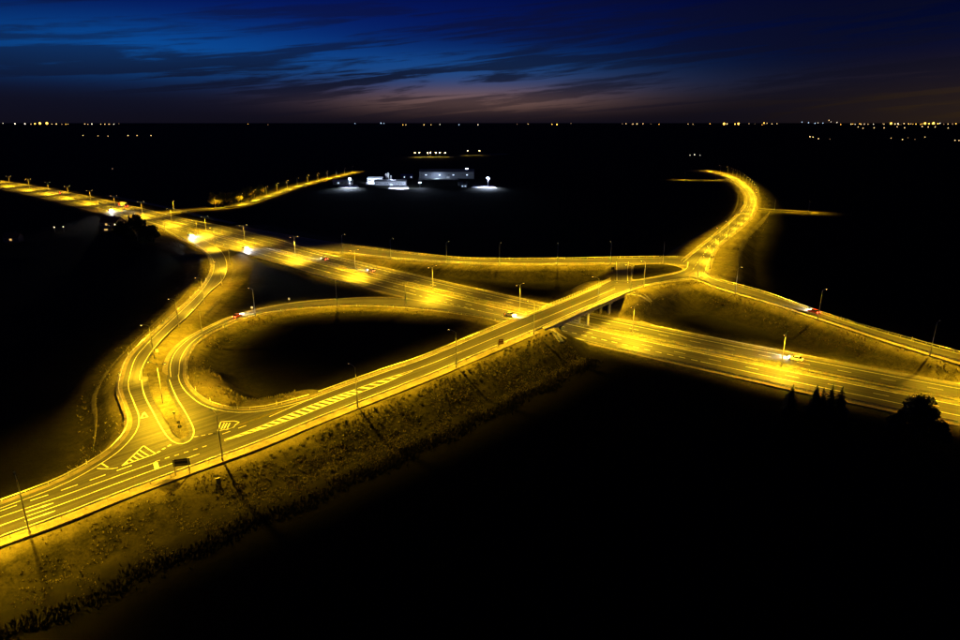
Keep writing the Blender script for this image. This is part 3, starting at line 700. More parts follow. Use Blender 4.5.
barrier(cut(offset(MOT, -wS - 3.2), s_near(MOT, P(235, 240)), s_near(MOT, P(385, 280))), 'guardrail on the near edge of the motorway above the exit ramp', None, 8)

# ------------------------------------------------------------------ road bridge
bl = cut(OV_L, s_near(OV_L, P(530, 315, 7.2)), 1e9); br = cut(OV_R, s_near(OV_R, P(537, 329, 7.3)), 1e9)
n = max(len(bl), len(br)); bl = resample(bl, n=n); br = resample(br, n=n); o = (bl[0] + br[0]) / 2
bridge = empty('road_bridge', o, 0, 'concrete road bridge carrying the overpass road over the motorway', 'bridge')
sl = side(bl, P(400, 200, 0)); sr = side(br, P(650, 400, 0))
def rel(a): return np.asarray(a) - o
L1 = offset(bl, .9 * sl); R1 = offset(br, 2.4 * sr)
m = MB(); zt, zb = -.02, -1.25
for i in range(n - 1):
    c = [L1[i], L1[i + 1], R1[i + 1], R1[i]]; T = [tuple(rel(v) + [0, 0, zt]) for v in c]; Bm = [tuple(rel(v) + [0, 0, zb]) for v in c]
    m.quad(*T[::-1]); m.quad(*Bm); m.quad(T[0], T[1], Bm[1], Bm[0]); m.quad(T[2], T[3], Bm[3], Bm[2])
m.build('deck', CONC, bridge)
for f in (.12, .37, .63, .88):
    g = between(L1, R1, f); gm = MB()
    for i in range(n - 1):
        a, b = rel(g[i]), rel(g[i + 1]); nn = normals(g)[i] * .45
        q = lambda v, s, z: (v[0] + s * nn[0], v[1] + s * nn[1], v[2] + z)
        gm.quad(q(a, 1, -1.25), q(b, 1, -1.25), q(b, 1, -1.95), q(a, 1, -1.95)); gm.quad(q(a, -1, -1.25), q(b, -1, -1.25), q(b, -1, -1.95), q(a, -1, -1.95)); gm.quad(q(a, 1, -1.95), q(b, 1, -1.95), q(b, -1, -1.95), q(a, -1, -1.95))
    gm.build('girder', CONC, bridge)
for ln, s_ in ((L1, -sl), (R1, -sr)):
    pm = MB(); e = offset(ln, .12 * s_)
    for i in range(n - 1):
        a0, b0 = rel(ln[i]), rel(ln[i + 1]); a1, b1 = rel(offset(ln, .4 * s_)[i]), rel(offset(ln, .4 * s_)[i + 1]); U = np.array([0, 0, .22])
        pm.quad(tuple(a0 + U), tuple(b0 + U), tuple(b1 + U), tuple(a1 + U)); pm.quad(tuple(a0 - U), tuple(b0 - U), tuple(b0 + U), tuple(a0 + U)); pm.quad(tuple(a1), tuple(b1), tuple(b1 + U), tuple(a1 + U))
    pm.build('kerb', CONC, bridge)
    rm = MB(); e2 = offset(ln, .2 * s_)
    for z in (.62, .95, 1.25): rm.tube([tuple(rel(v) + [0, 0, z]) for v in e2], .045, 4)
    d = length(e2)[-1]; q = 0
    while q < d: v, a = at_s(e2, q); v = rel(v); rm.box((v[0], v[1], v[2] + .72), (.1, .1, 1.05), a); q += 2.0
    k = rm.build('railing', STEEL, bridge)
def cross_at(off):
    ml = mot(off); c = between(L1, R1, .5); best = min(((np.linalg.norm(a[:2] - b[:2]), i, j) for i, a in enumerate(c) for j, b in enumerate(ml)), key=lambda t: t[0]); return best[1], ml[best[2]]
for off in (0.0, 17.2, -20.0):
    i, base = cross_at(off); t = resample(mot(off), 1.0)
    for f in (.14, .38, .62, .86):
        g = between(L1, R1, f); j = min(range(n), key=lambda k: np.min(np.linalg.norm(t[:, :2] - g[k, :2], axis=1)))
        pm = MB(); v = rel(g[j]); h = g[j][2] - 1.9
        pm.tube([(v[0], v[1], v[2] - 1.9 - h - .5), (v[0], v[1], v[2] - 1.9)], .55, 10); pm.build('pier', CONC, bridge)
    g0 = between(L1, R1, .08); g1 = between(L1, R1, .92)
    j0 = min(range(n), key=lambda k: np.min(np.linalg.norm(t[:, :2] - g0[k, :2], axis=1))); j1 = min(range(n), key=lambda k: np.min(np.linalg.norm(t[:, :2] - g1[k, :2], axis=1)))
    a, b = rel(g0[j0]), rel(g1[j1]); cb = (a + b) / 2; an = math.atan2(*(b - a)[[1, 0]]); cm = MB(); cm.box((cb[0], cb[1], cb[2] - 1.85), (np.linalg.norm((b - a)[:2]) + 1, 1.3, .7), an); cm.build('pier_cap', CONC, bridge)
for e, nm in ((0, 'abutment'), (n - 1, 'abutment')):
    a, b = rel(L1[e]), rel(R1[e]); c = (a + b) / 2; an = math.atan2(*(b - a)[[1, 0]]); am = MB(); am.box((c[0], c[1], c[2] - 3.2), (np.linalg.norm((b - a)[:2]) - .3, 2.2, 4.4), an); am.build(nm, CONC, bridge)

# stairs down the bank beside the near abutment
def stairs(pa, pb, label, n=16, w=1.3):
    a = np.array(pa); b = np.array(pb); an = math.atan2(b[1] - a[1], b[0] - a[0]); root = empty('bank_stairs', a, 0, label, 'stairs')
    run = np.linalg.norm((b - a)[:2]) / n
    for i in range(n):
        t = (i + .5) / n; q = (b - a) * t; s_ = MB(); s_.box((q[0], q[1], q[2] + .05), (run * .98, w, .34), an); s_.build('step', CONC, root)
    nn = np.array([-math.sin(an), math.cos(an), 0])
    for s_ in (-1, 1):
        k = MB(); p0 = nn * s_ * (w / 2 + .18); p1 = (b - a) + p0; k.tube([tuple(p0 + [0, 0, .18]), tuple(p1 + [0, 0, .18])], .2, 4); k.build('side_kerb', CONC, root)
    return root
def bank(pt): return np.array([pt[0], pt[1], gz(pt[0], pt[1]) + .15])
sa_ = bank(R1[1] + np.array([.0, 0, 0])); sb_ = bank(P(561, 352, .3))
stairs(offset(R1, .8 * sr)[1] + np.array([0, 0, -.5]), np.array([sb_[0], sb_[1], gz(sb_[0], sb_[1]) + .2]), 'concrete stairs down the bank beside the near bridge abutment')

# ------------------------------------------------------------------ street lamps
def spot(name, watts, col, size, blend, parent, loc, rot=(0, 0, 0), soft=.09, optic=None):
    key = (name, watts, optic)
    if key not in LIGHTS:
        d = D.lights.new(name, 'SPOT'); d.energy = watts; d.color = col; d.spot_size = R(size); d.spot_blend = blend; d.shadow_soft_size = soft; LIGHTS[key] = d
        if optic: luminaire(d, *optic)
    o = D.objects.new(name, LIGHTS[key]); COL.objects.link(o); o.parent = parent; o.location = loc; o.rotation_euler = rot; return o
LIGHTS = {}
def luminaire(d, k, back, cap, y0=1.5, y1=3.2, x0=.7, x1=1.6):
    """road lantern optic: more light along the road at flat angles, less behind the pole (local -x)"""
    d.use_nodes = True; nt = d.node_tree; n = NB(nt); em = nt.nodes['Emission']
    tc = n.N.new('ShaderNodeTexCoord'); sp = n.N.new('ShaderNodeSeparateXYZ'); n.L.new(tc.outputs['Normal'], sp.inputs[0])
    cz = n.math('MAXIMUM', n.math('ABSOLUTE', sp.outputs[2]), .05)
    xr = n.math('DIVIDE', sp.outputs[0], cz); yr = n.math('DIVIDE', n.math('ABSOLUTE', sp.outputs[1]), cz)
    def ss(v, a, b, lo, hi=1.0):
        q = n.N.new('ShaderNodeMapRange'); q.interpolation_type = 'SMOOTHSTEP'; n.L.new(v, q.inputs[0])
        for i, w in ((1, a), (2, b), (3, lo), (4, hi)): q.inputs[i].default_value = w
        return q.outputs[0]
    f = n.math('MINIMUM', n.math('POWER', cz, -k), cap)
    f = n.math('MULTIPLY', f, ss(xr, -1.5, .1, back)); f = n.math('MULTIPLY', f, ss(xr, -2.0, -1.25, .02)); f = n.math('MULTIPLY', f, ss(xr, x0, x1, 1.0, .02)); f = n.math('MULTIPLY', f, ss(yr, y0, y1, 1.0, .10))
    n.L.new(f, em.inputs['Strength'])
def head(parent, x0, z, s, hb=HEADBOX):
    """cobra head whose root is at (x0, z), reaching s*0.9 m in x"""
    m = MB(); pr = [(0, -.05), (.25, -.10), (.85, -.10), (.95, -.03), (.75, .07), (.2, .09), (0, .05)]
    pr = [(x0 + s * x, z + zz) for x, zz in pr]; m.prism(pr if s > 0 else pr[::-1], -.16, .16); h = m.build('lamp_head', hb, parent)
    l = MB(); ring = []
    for t, rr in ((0, .15), (.05, .13), (.08, .07)):
        ring.append([(x0 + s * .58 + math.cos(k * math.pi / 4) * rr * 1.7, math.sin(k * math.pi / 4) * rr, z - .10 - t) for k in range(8)])
    for i in range(2):
        for k in range(8): l.quad(ring[i][k], ring[i][(k + 1) % 8], ring[i + 1][(k + 1) % 8], ring[i + 1][k])
    l.poly(ring[2]); l.build('lens', LENS, h)
    return x0 + s * .58
def make_lamp(H, arms, reach, watts, size=156, blend=.45, optic=(1.7, .25, 5.0)):
    root = empty('street_lamp')
    m = MB(); m.tube([(0, 0, -.4), (0, 0, 1.2), (0, 0, H - .5), (0, 0, H)], [.17, .15, .09, .07], 8); m.build('pole', STEEL, root, True)
    b = MB(); b.tube([(0, 0, -.3), (0, 0, .55)], [.26, .22], 8); b.build('pole_foot', CONC, root)
    for s in arms:
        a = MB(); pts = [(0, 0, H - .25), (s * .35, 0, H + .12), (s * reach * .6, 0, H + .34), (s * reach, 0, H + .42)]; a.tube(pts, [.055, .05, .045, .04], 6); a.build('arm', STEEL, root, True)
        lx = head(root, s * reach, H + .42, s)
        spot('street_light', watts, SODIUM, size, blend, root, (lx, 0, H + .42 - .30), (0, 0, 0 if s > 0 else math.pi), optic=optic)
    return root
protos = {}
LAMPS = []
ORD = 'first second third fourth fifth sixth seventh eighth ninth tenth eleventh twelfth thirteenth fourteenth fifteenth sixteenth seventeenth eighteenth nineteenth twentieth'.split() + ['twenty-' + w for w in 'first second third fourth fifth sixth seventh eighth ninth'.split()] + ['thirtieth'] + ['thirty-' + w for w in 'first second third fourth fifth sixth seventh eighth ninth'.split()]
def lamp(kind, base, ang, label, group):
    if kind not in protos:
        arms, H, reach, w = dict(wide=((1,), 10.9, 2.2, LAMP_W * 1.15), tight=((1,), 10.9, 1.6, LAMP_W), single=((1,), 10.9, 1.6, LAMP_W), double=((1, -1), 11.2, 1.9, LAMP_W * 1.32), low=((1,), 9.0, 1.2, LAMP_W * .8), far=((1,), 9.0, 1.2, LAMP_W * .9))[kind]
        protos[kind] = make_lamp(H, arms, reach, w, optic=dict(double=(.85, .5, 7.0, 1.7, 3.8, 1.15, 2.3), wide=(1.8, .17, 6.0, 1.6, 3.4, 1.3, 2.2), low=(1.7, .45, 6.0), tight=(1.7, .10, 6.0, 1.5, 3.2, .6, 1.3)).get(kind, (1.7, .32, 6.0))); o = protos[kind]
    else: o = copy_tree(protos[kind])
    o.location = tuple(map(float, base)); o.rotation_euler = (0, 0, ang); tag(o, label, 'street lamp', group); LAMPS.append(o); return o
def row(kind, line, d, ref, svals, label, group):
    """lamps on the side of `line` where `ref` lies, arms over the road; label gets the ordinal"""
    sg = side(line, ref)
    for i, s in enumerate(svals):
        q, a = at_s(line, s); n = np.array([-math.sin(a), math.cos(a)]) * sg
        b = np.array([q[0] + n[0] * d, q[1] + n[1] * d, q[2] - .1]); lamp(kind, b, math.atan2(-n[1], -n[0]), label % ORD[i], group)
SREF = P(300, 520, 0)
s0 = s_near(OV_R, P(19.5, 538, 4.8))
row('wide', OV_R, 1.9, SREF, [s_near(OV_R, P(x, y, z)) for x, y, z in ((530, 333, 7.1), (450, 367, 6.7), (354, 406, 6), (218, 459, 5.3), (19.5, 533, 4.8))] + [s0 - 36], '%s single-armed lamp from the bridge along the overpass embankment', 'lamps along the overpass road')
q = [s_near(OV_R, P(592, 305, 7.2)), length(OV_R)[-1] - 1]
row('wide', OV_R, 2.0, SREF, q, '%s single-armed lamp beyond the middle of the bridge, at its near parapet', 'lamps along the overpass road')
pxm = [(1000, 411.5), (786, 367), (637, 336.5), (523, 311), (431, 290.3), (355, 271), (295, 255.7), (246, 242.7), (206, 232), (171, 223), (142, 215), (115, 208), (91, 202), (68, 197), (47, 193), (27, 189), (8, 185.5), (-10, 182.5)]
for i, (x, y) in enumerate(pxm):
    s = s_near(MOT, P(x, y)); q_, a = at_s(MOT, s); lamp('double', q_ - [0, 0, .1], a + math.pi / 2, '%s double-armed lamp counted from the right along the motorway median' % ORD[i], 'double lamps in the motorway median')
lp = lambda pts: [s_near(LP_R, P(*p)) for p in pts]
row('tight', LP_R, 1.6, P(300, 340, 0), lp([(410, 307, .2), (335, 306, .8), (250, 315, 2), (199, 339, 3.4)]), '%s lamp from the motorway end inside the curve of the loop ramp', 'lamps round the loop ramp')
row('tight', W_R, 1.6, P(260, 330, 0), [s_near(W_R, P(*p)) for p in ((151, 357, 3.9), (175, 327, 2.8), (200, 303, 1.7), (218, 284, 1), (227, 264, .3), (213, 245, .05), (196, 236, .03))], '%s lamp from the grass nose up the right edge of the exit ramp', 'lamps along the exit ramp')
lamp('double', drop(P(163, 404, 5.1), .1), R(165), 'double-armed lamp added to brighten the grass nose between the two ramps', None)  # added lamp, set here so the nose grass comes out bright
row('wide', N_R, 1.5, P(500, 290, 0), [s_near(N_R, P(x, y, z)) for x, y, z in ((662, 263, 6.8), (612, 263, 6.7), (556, 264, 6), (500, 264, 5), (447, 262, 3.7), (393, 258, 1.7), (345, 252.5, .4))], '%s lamp from the junction along the entry ramp bank', 'lamps along the entry ramp')
row('single', SE_R, 1.7, P(800, 340, 0), [s_near(SE_R, P(x, y, z)) for x, y, z in ((700, 281, 6.9), (742, 293.5, 6.6), (820, 318, 6.1), (936, 355, 4.3), (1060, 392, 2.4))], '%s lamp from the junction along the grassy edge of the off ramp', 'lamps along the off ramp')
row('single', CO_D, 1.5, P(670, 300, 3), [s_near(CO_D, P(642, 286, 7.1))], '%s lamp on the grassy edge of the junction road beside the dark oval island', None)
LN = length(NE_R)[-1]
row('single', NE_R, 1.6, P(850, 230, 0), list(np.arange(22, LN, 34)), '%s lamp from the junction on the outer edge of the curving country road', 'lamps along the country road')
nwl = offset(NW_C, 4.5 * side(NW_C, P(250, 180, 0)))
row('low', nwl, 1.2, P(250, 180, 0), list(np.arange(30, length(nwl)[-1], 38)), '%s lamp from the motorway along the straight village road', 'lamps along the village road')
row('low', offset(EW_C, -3), .8, P(800, 230, 0), [14, 42], '%s lamp along the side road right of the country road', 'lamps along the right side road')
row('low', offset(WW_C, -4), .8, P(700, 200, 0), [20, 60], '%s lamp along the short side road left of the country road bend', 'lamps along the left side road')
lamp('single', P(165, 229.5), R(55), 'lone lamp on the near shoulder of the motorway above the exit ramp', None)

# ------------------------------------------------------------------ vegetation
def leaf_mass(m, centre, rad, n, size, rnd, mi=0, flat=1.0):
    for _ in range(n):
        v = rnd.normal(size=3); v /= np.linalg.norm(v); r = rnd.random() ** .45
        c = np.array(centre) + v * np.array(rad) * r; a = rnd.normal(size=3); a /= np.linalg.norm(a); b = np.cross(a, rnd.normal(size=3)); b /= np.linalg.norm(b) + 1e-9
        s = size * (.6 + .8 * rnd.random()); k = len(m.v)
        m.v += [tuple(c - a * s - b * s * .5), tuple(c + a * s - b * s * .3), tuple(c + a * s * .6 + b * s * .6), tuple(c - a * s * .5 + b * s * .5)]; m.f.append((k, k + 1, k + 2, k + 3)); m.mi.append(mi)
def broad_tree(base, h, w, label, seed, leafm=LEAF, n=900, leaf=.32, group=None, name='broadleaf_tree'):
    rnd = np.random.default_rng(seed); root = empty(name, base, rnd.random() * 6, label, 'tree', group)
    t = MB(); lean = rnd.normal(size=2) * .03 * h
    t.tube([(0, 0, -.5), (lean[0] * .3, lean[1] * .3, h * .25), (lean[0], lean[1], h * .6), (lean[0] * 1.3, lean[1] * 1.3, h * .9)], [h * .03, h * .024, h * .013, h * .004], 7)
    lobes = []
    for i in range(11):
        a = i * 2.4 + rnd.random(); z = h * (.34 + .58 * (i / 10)); rr = w / 2 * (.75 - .62 * max(0, (z / h - .45) / .5) ** 1.3) * (.65 + .5 * rnd.random())
        e = (math.cos(a) * rr, math.sin(a) * rr, z); t.tube([(lean[0] * .5, lean[1] * .5, z * .72), (e[0] * .5, e[1] * .5, z * .9), e], [h * .011, h * .007, h * .003], 5, cap=False); lobes.append(e)
    lobes.append((lean[0], lean[1], h * .93)); t.build('trunk', BARK, root)
    c = MB()
    for e in lobes:
        q = w * (.13 + .10 * rnd.random()); leaf_mass(c, e, (q, q, q * .8), n // 12, leaf, rnd)
    leaf_mass(c, (0, 0, h * .62), (w * .36, w * .36, h * .28), n // 4, leaf, rnd)
    c.build('crown', leafm, root); return root
def conifer(base, h, w, label, seed, group=None, leafm=None):
    rnd = np.random.default_rng(seed); root = empty('spruce_tree', base, rnd.random() * 6, label, 'tree', group)
    t = MB(); t.tube([(0, 0, -.4), (0, 0, h * .95)], [h * .022, h * .004], 6); t.build('trunk', BARK, root)
    c = MB(); L = 19
    for i in range(L):
        z = h * (.10 + .86 * i / (L - 1)); r = w / 2 * (1 - i / (L - .4)) ** .8 * (.8 + .35 * rnd.random())
        for k in range(max(6, 14 - i // 2)):
            a = k * 2 * math.pi / max(6, 14 - i // 2) + rnd.random(); rr = r * (.75 + .4 * rnd.random())
            d = np.array([math.cos(a), math.sin(a), -.28]); s = np.array([-math.sin(a), math.cos(a), 0]); b = np.array([0, 0, z])
            for u0, u1 in ((0, .5), (.4, 1.0)):
                wd = .2 * rr + .12; p0 = b + d * rr * u0; p1 = b + d * rr * u1
                k0 = len(c.v); c.v += [tuple(p0 - s * wd), tuple(p0 + s * wd), tuple(p1 + s * wd * .4 + np.array([0, 0, -.08 * rnd.random()])), tuple(p1 - s * wd * .4)]; c.f.append((k0, k0 + 1, k0 + 2, k0 + 3)); c.mi.append(0)
    c.build('crown', leafm or NEEDLE, root); return root
def foot(x, y): v = P(x, y, 0); return (v[0], v[1], gz(v[0], v[1]) - .05)
broad_tree(foot(915, 437), 10.6, 11.5, 'large dark round tree in front of the motorway at the right', 11, n=2600, leaf=.34)
broad_tree(foot(894, 437), 6.0, 6.5, 'low dark bushy tree left of the large round tree', 12, n=1100, leaf=.3)
broad_tree(foot(938, 444), 5.5, 6.0, 'low dark bushy tree right of the large round tree', 13, n=1000, leaf=.3)
for i, (x, y, h, w, lab) in enumerate([(790, 408, 8.0, 5.2, 'lone small dark spruce standing apart from the row of four by the motorway'), (813, 413, 9.2, 5.2, 'leftmost of the row of four small dark spruces by the motorway'), (820, 413, 8.2, 4.6, 'second of the row of four small dark spruces by the motorway'),
                                       (828.5, 414, 9.6, 5.2, 'third and tallest of the row of four small dark spruces by the motorway'), (838, 415, 9.0, 5.8, 'rightmost of the row of four small dark spruces by the motorway')]):
    conifer(foot(x, y), h, w, lab, 30 + i, 'small spruces by the motorway')
for i, (x, y, h, w, lab) in enumerate([(139, 240, 17, 17, 'tallest dark tree of the clump below the motorway at the left'), (123, 240, 12.5, 11, 'left dark tree of the clump below the motorway'), (154, 242, 11, 10.5, 'right dark tree of the clump below the motorway at the left'), (131, 243, 9, 9, 'low dark tree in the middle of the clump below the motorway'), (147, 244, 8, 9, 'low dark tree between the tall tree and the right one of the clump')]):
    broad_tree(foot(x, y), h, w, lab, 50 + i, n=1100, leaf=.7, group='tree clump below the motorway')
nn_ = normals(NW_C)
L_ = length(NW_C)[-1]; sgn = side(NW_C, P(250, 180, 0))
for i in range(13):
    x = 217 + i * 4.6 + rng.normal() * .6; s = sx(NW_C, x); q, a = at_s(NW_C, s); dd = 8.5 + rng.random() * 5
    b = (q[0] - math.sin(a) * sgn * dd, q[1] + math.cos(a) * sgn * dd, -.4)
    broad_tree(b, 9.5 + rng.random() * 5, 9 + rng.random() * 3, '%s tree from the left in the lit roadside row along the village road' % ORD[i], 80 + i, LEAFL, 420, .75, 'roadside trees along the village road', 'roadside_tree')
# grass tufts and shrubs on the near bank
def tufts(name, pts, hmin, hmax, m, blades=5, spread=.35, seed=1):
    r = np.random.default_rng(seed); n = len(pts); V = []; F = []
    k = 0
    for (x, y, z) in pts:
        h = hmin + (hmax - hmin) * r.random() ** 2
        for b in range(blades):
            a = r.random() * 6.283; d = spread * r.random(); w = .06 + .09 * r.random(); cx_, cy_ = x + math.cos(a) * d * .4, y + math.sin(a) * d * .4
            tx, ty = x + math.cos(a) * (d + .35 * h), y + math.sin(a) * (d + .35 * h); hh = h * (.6 + .5 * r.random()); sx_, sy_ = -math.sin(a) * w, math.cos(a) * w
            V += [(cx_ - sx_, cy_ - sy_, z - .08), (cx_ + sx_, cy_ + sy_, z - .08), (tx + sx_ * .3, ty + sy_ * .3, z + hh), (tx - sx_ * .3, ty - sy_ * .3, z + hh)]; F.append((k, k + 1, k + 2, k + 3)); k += 4
    o = mesh(name, V, F, m); o['kind'] = 'stuff'; return o
srf = side(OV_R, SREF); NR = normals(OV_R); DR = length(OV_R)
def bankpt(s, d):
    q, a = at_s(OV_R, s); x = q[0] - math.sin(a) * srf * d; y = q[1] + math.cos(a) * srf * d; return (x, y, gz(x, y))
sb0 = s_near(OV_R, P(-60, 560, 4.7)); sb1 = s_near(OV_R, P(545, 326, 7.3))
clump = lambda x, y: vnoise(np.array([x]), np.array([y]), 5.0, 5)[0] + .6 * vnoise(np.array([x]), np.array([y]), 2.0, 6)[0]
pts = []
sbm = s_near(OV_R, P(215, 457, 5.3))
while len(pts) < 9500:
    s = sb0 + (sb1 - sb0) * rng.random()
    if s < sbm and rng.random() > .25 + .35 * (s - sb0) / (sbm - sb0): continue
    d = 3.0 + 19 * rng.random() ** .9; q = bankpt(s, d)
    if clump(q[0], q[1]) > -.25 + rng.random() * .5: pts.append(q)
tufts('grass_tufts', pts, .10, .40, TUFT, 5, .3, 3)
pts = []
while len(pts) < 3600:
    s = sb0 + (sb1 - sb0) * rng.random(); d = 21.0 + 1.7 * rng.normal() * .8 + .8 * math.sin(s * .3); pts.append(bankpt(s, d))
tufts('ditch_reeds', pts, .35, 1.2, REED, 5, .3, 4)
pts = []
for ln, rf, d0, d1, cnt in ((LOOP_IN, P(260, 360, 0), 1.8, 10, 1500), (LP_R, P(300, 340, 0), 1.8, 8, 1200), (SE_R, P(800, 340, 0), 2.5, 11, 2000), (CO_D, P(670, 300, 3), 2.2, 14, 900), (W_L, P(60, 380, 0), 2, 12, 1800), (N_R, P(500, 290, 0), 2, 9, 900), (NE_R, P(850, 230, 0), 2.6, 14, 1200)):
    sd = side(ln, rf); LL = length(ln)[-1]
    for _ in range(cnt):
        s = rng.random() * LL; d = d0 + (d1 - d0) * rng.random(); q, a = at_s(ln, s); x = q[0] - math.sin(a) * sd * d; y = q[1] + math.cos(a) * sd * d
        if clump(x, y) > -.1 + rng.random() * .3: pts.append((x, y, gz(x, y)))
tufts('bank_grass', pts, .2, .8, TUFT, 4, .35, 8)
def shrub_mesh(seed):
    r = np.random.default_rng(seed); m = MB()
    for k in range(5): a = r.random() * 6.28; m.tube([(0, 0, -.15), (math.cos(a) * .2, math.sin(a) * .2, .4), (math.cos(a) * .4, math.sin(a) * .4, .8)], [.03, .02, .008], 4, mi=1, cap=False)
    for k in range(5): a = r.random() * 6.28; leaf_mass(m, (math.cos(a) * .32, math.sin(a) * .32, .35 + .45 * r.random()), (.34, .34, .3), 26, .12, r)
    me_ = D.meshes.new('shrub'); me_.from_pydata([tuple(map(float, v)) for v in m.v], [], m.f); me_.materials.append(SHRUB); me_.materials.append(BARK); me_.polygons.foreach_set('material_index', m.mi); return me_
shm = [shrub_mesh(i) for i in range(4)]
for i in range(190):
    s = s_near(OV_R, P(255, 443, 5.5)) + (sb1 - s_near(OV_R, P(255, 443, 5.5))) * ((i + rng.random()) / 190); rw = i % 4
    d = 5.0 + rw * 3.0 + rng.normal() * .55; q = bankpt(s, d); o = link('shrub', shm[i % 4], loc=(q[0], q[1], q[2] - .05))
    sc = .45 + .5 * rng.random(); o.scale = (sc * 1.1, sc * 1.1, sc); o.rotation_euler = (0, 0, rng.random() * 6); tag(o, 'small dark shrub planted on the grassy near bank of the overpass road', 'shrub', 'shrubs planted on the near bank')

# ------------------------------------------------------------------ signs, posts and small street furniture
def big_sign(base, ang, w, h, z0, label, board=SIGNBACK):
    root = empty('road_sign', base, ang, label, 'road sign'); 
    for s in (-1, 1):
        m = MB(); m.tube([(s * w * .42, 0, -.6), (s * w * .42, 0, z0 + h)], .11, 6); m.build('leg', STEEL, root)
    b = MB(); b.box((0, .1, z0 + h / 2), (w, .07, h)); b.build('board', board, root)
    r = MB()
    for z in (z0 + h * .25, z0 + h * .75): r.box((0, .055, z), (w * .96, .05, .09))
    r.build('bracket', STEEL, root); return root
def small_sign(base, ang, label, shape='round', col=SIGNBACK, h=2.2, r=.4, name='traffic_sign'):
    root = empty(name, base, ang, label, 'road sign'); m = MB(); m.tube([(0, 0, -.3), (0, 0, h + r)], .045, 6); m.build('post', STEEL, root)
    k = {'round': 14, 'square': 4, 'triangle': 3}[shape]; ph = {'round': 0, 'square': math.pi / 4, 'triangle': -math.pi / 2}[shape]; f = MB()
    ring = [(r * math.cos(ph + i * 2 * math.pi / k), r * math.sin(ph + i * 2 * math.pi / k)) for i in range(k)]
    for y in (.05, .09): f.poly([(a, y, h + b) for a, b in (ring if y > .06 else ring[::-1])])
    for i in range(k): a, b = ring[i], ring[(i + 1) % k]; f.quad((a[0], .05, h + a[1]), (b[0], .05, h + b[1]), (b[0], .09, h + b[1]), (a[0], .09, h + a[1]))
    f.build('plate', col, root); return root
q, a = at_s(OV_R, s_near(OV_R, P(183, 469, 5.2)))
v = P(183.5, 478.5, 4.2); big_sign((v[0], v[1], gz(v[0], v[1])), R(14), 3.3, 1.6, 2.3 + max(0, 4.2 - gz(v[0], v[1])), 'dark two-legged direction board beside the near guardrail below the grass nose')
s = s_near(OV_R, P(495, 347, 7)); q, a = at_s(OV_R, s); b = bankpt(s, 1.9); big_sign((b[0], b[1], q[2] - .1), R(15), 2.2, 1.7, 1.3, 'dark brown board beside the guardrail just before the bridge', mat('brown sign board', col=(.09, .035, .02), rough=.6))
for x, y, lab, sh, c in ((181, 435, 'dark round sign at the tip of the grass nose', 'round', SIGNBACK), (179.5, 430.5, 'dark square sign just behind the tip of the grass nose', 'square', SIGNBACK), (175.5, 421, 'dark triangular sign on the middle of the grass nose', 'triangle', SIGNBACK)):
    v = drop(P(x, y, 5.2), .2); small_sign(v, R(20), lab, sh, c, 1.9, .45)
v = P(157.5, 353.5, 3.6); small_sign((v[0], v[1], gz(v[0], v[1])), R(175), 'white square sign between the exit ramp and the loop ramp', 'square', WHITE, 1.3, .75)
v = P(612.5, 272, 6.8); small_sign((v[0], v[1], gz(v[0], v[1])), R(10), 'dark square sign left of the short slip road', 'square', SIGNBACK, 2.0, .8)
v = P(662, 260.5, 6.8); small_sign((v[0], v[1] + 4, 6.6), R(10), 'dark round sign at the far edge of the entry ramp by the junction', 'round', SIGNBACK, 1.6, .45)
for x, y, z, lab in ((250.5, 306.5, 1.4, 'left of the two'), (288, 299, .9, 'right of the two')):
    v = P(x, y, z); small_sign((v[0], v[1] + 1.5, gz(v[0], v[1] + 1.5)), R(180), 'white square sign on the outer edge of the loop ramp, %s' % lab, 'square', WHITE, 1.0, .6)
dm = MB(); dm.box((0, 0, .5), (.13, .13, 1.1)); dm.box((0, 0, .92), (.14, .14, .16), mi=1)
dme = D.meshes.new('marker_post'); dme.from_pydata(dm.v, [], dm.f); dme.materials.append(WHITE); dme.materials.append(BLACK); dme.polygons.foreach_set('material_index', dm.mi)
def markers(line, d, ref, step, label, s0=5, s1=1e9):
    sg = side(line, ref); L = min(length(line)[-1], s1); s = s0; i = 0
    while s < L and i < 38:
        q, a = at_s(line, s); o = link('marker_post', dme, loc=(q[0] - math.sin(a) * sg * d, q[1] + math.cos(a) * sg * d, q[2] - .05)); o.rotation_euler = (0, 0, a); tag(o, label % ORD[i], 'marker post', 'white roadside marker posts'); s += step; i += 1
markers(LOOP_IN, 1.3, P(260, 360, 0), 11, '%s white marker post round the near end of the loop field')
markers(W_L, 1.5, P(60, 380, 0), 20, '%s white marker post down the outer edge of the exit ramp')
markers(LP_R, 1.2, P(300, 340, 0), 16, '%s white marker post inside the loop ramp')
markers(N_L, 1.5, P(500, 230, 0), 30, '%s white marker post from the junction on the far edge of the entry ramp')
markers(SE_L, 1.4, P(850, 250, 0), 25, '%s white marker post on the far edge of the off ramp')
cb = MB(); cb.box((0, 0, .55), (.9, .4, 1.3)); cb.box((0, 0, 1.24), (1.0, .5, .08))
v = bankpt(s_near(OV_R, P(200, 463, 5.3)), 6.2); cbx = empty('switch_cabinet', v, .8, 'grey electrical cabinet on the bank near the lamp right of the direction board', 'cabinet'); cb.build('housing', HEADBOX, cbx)

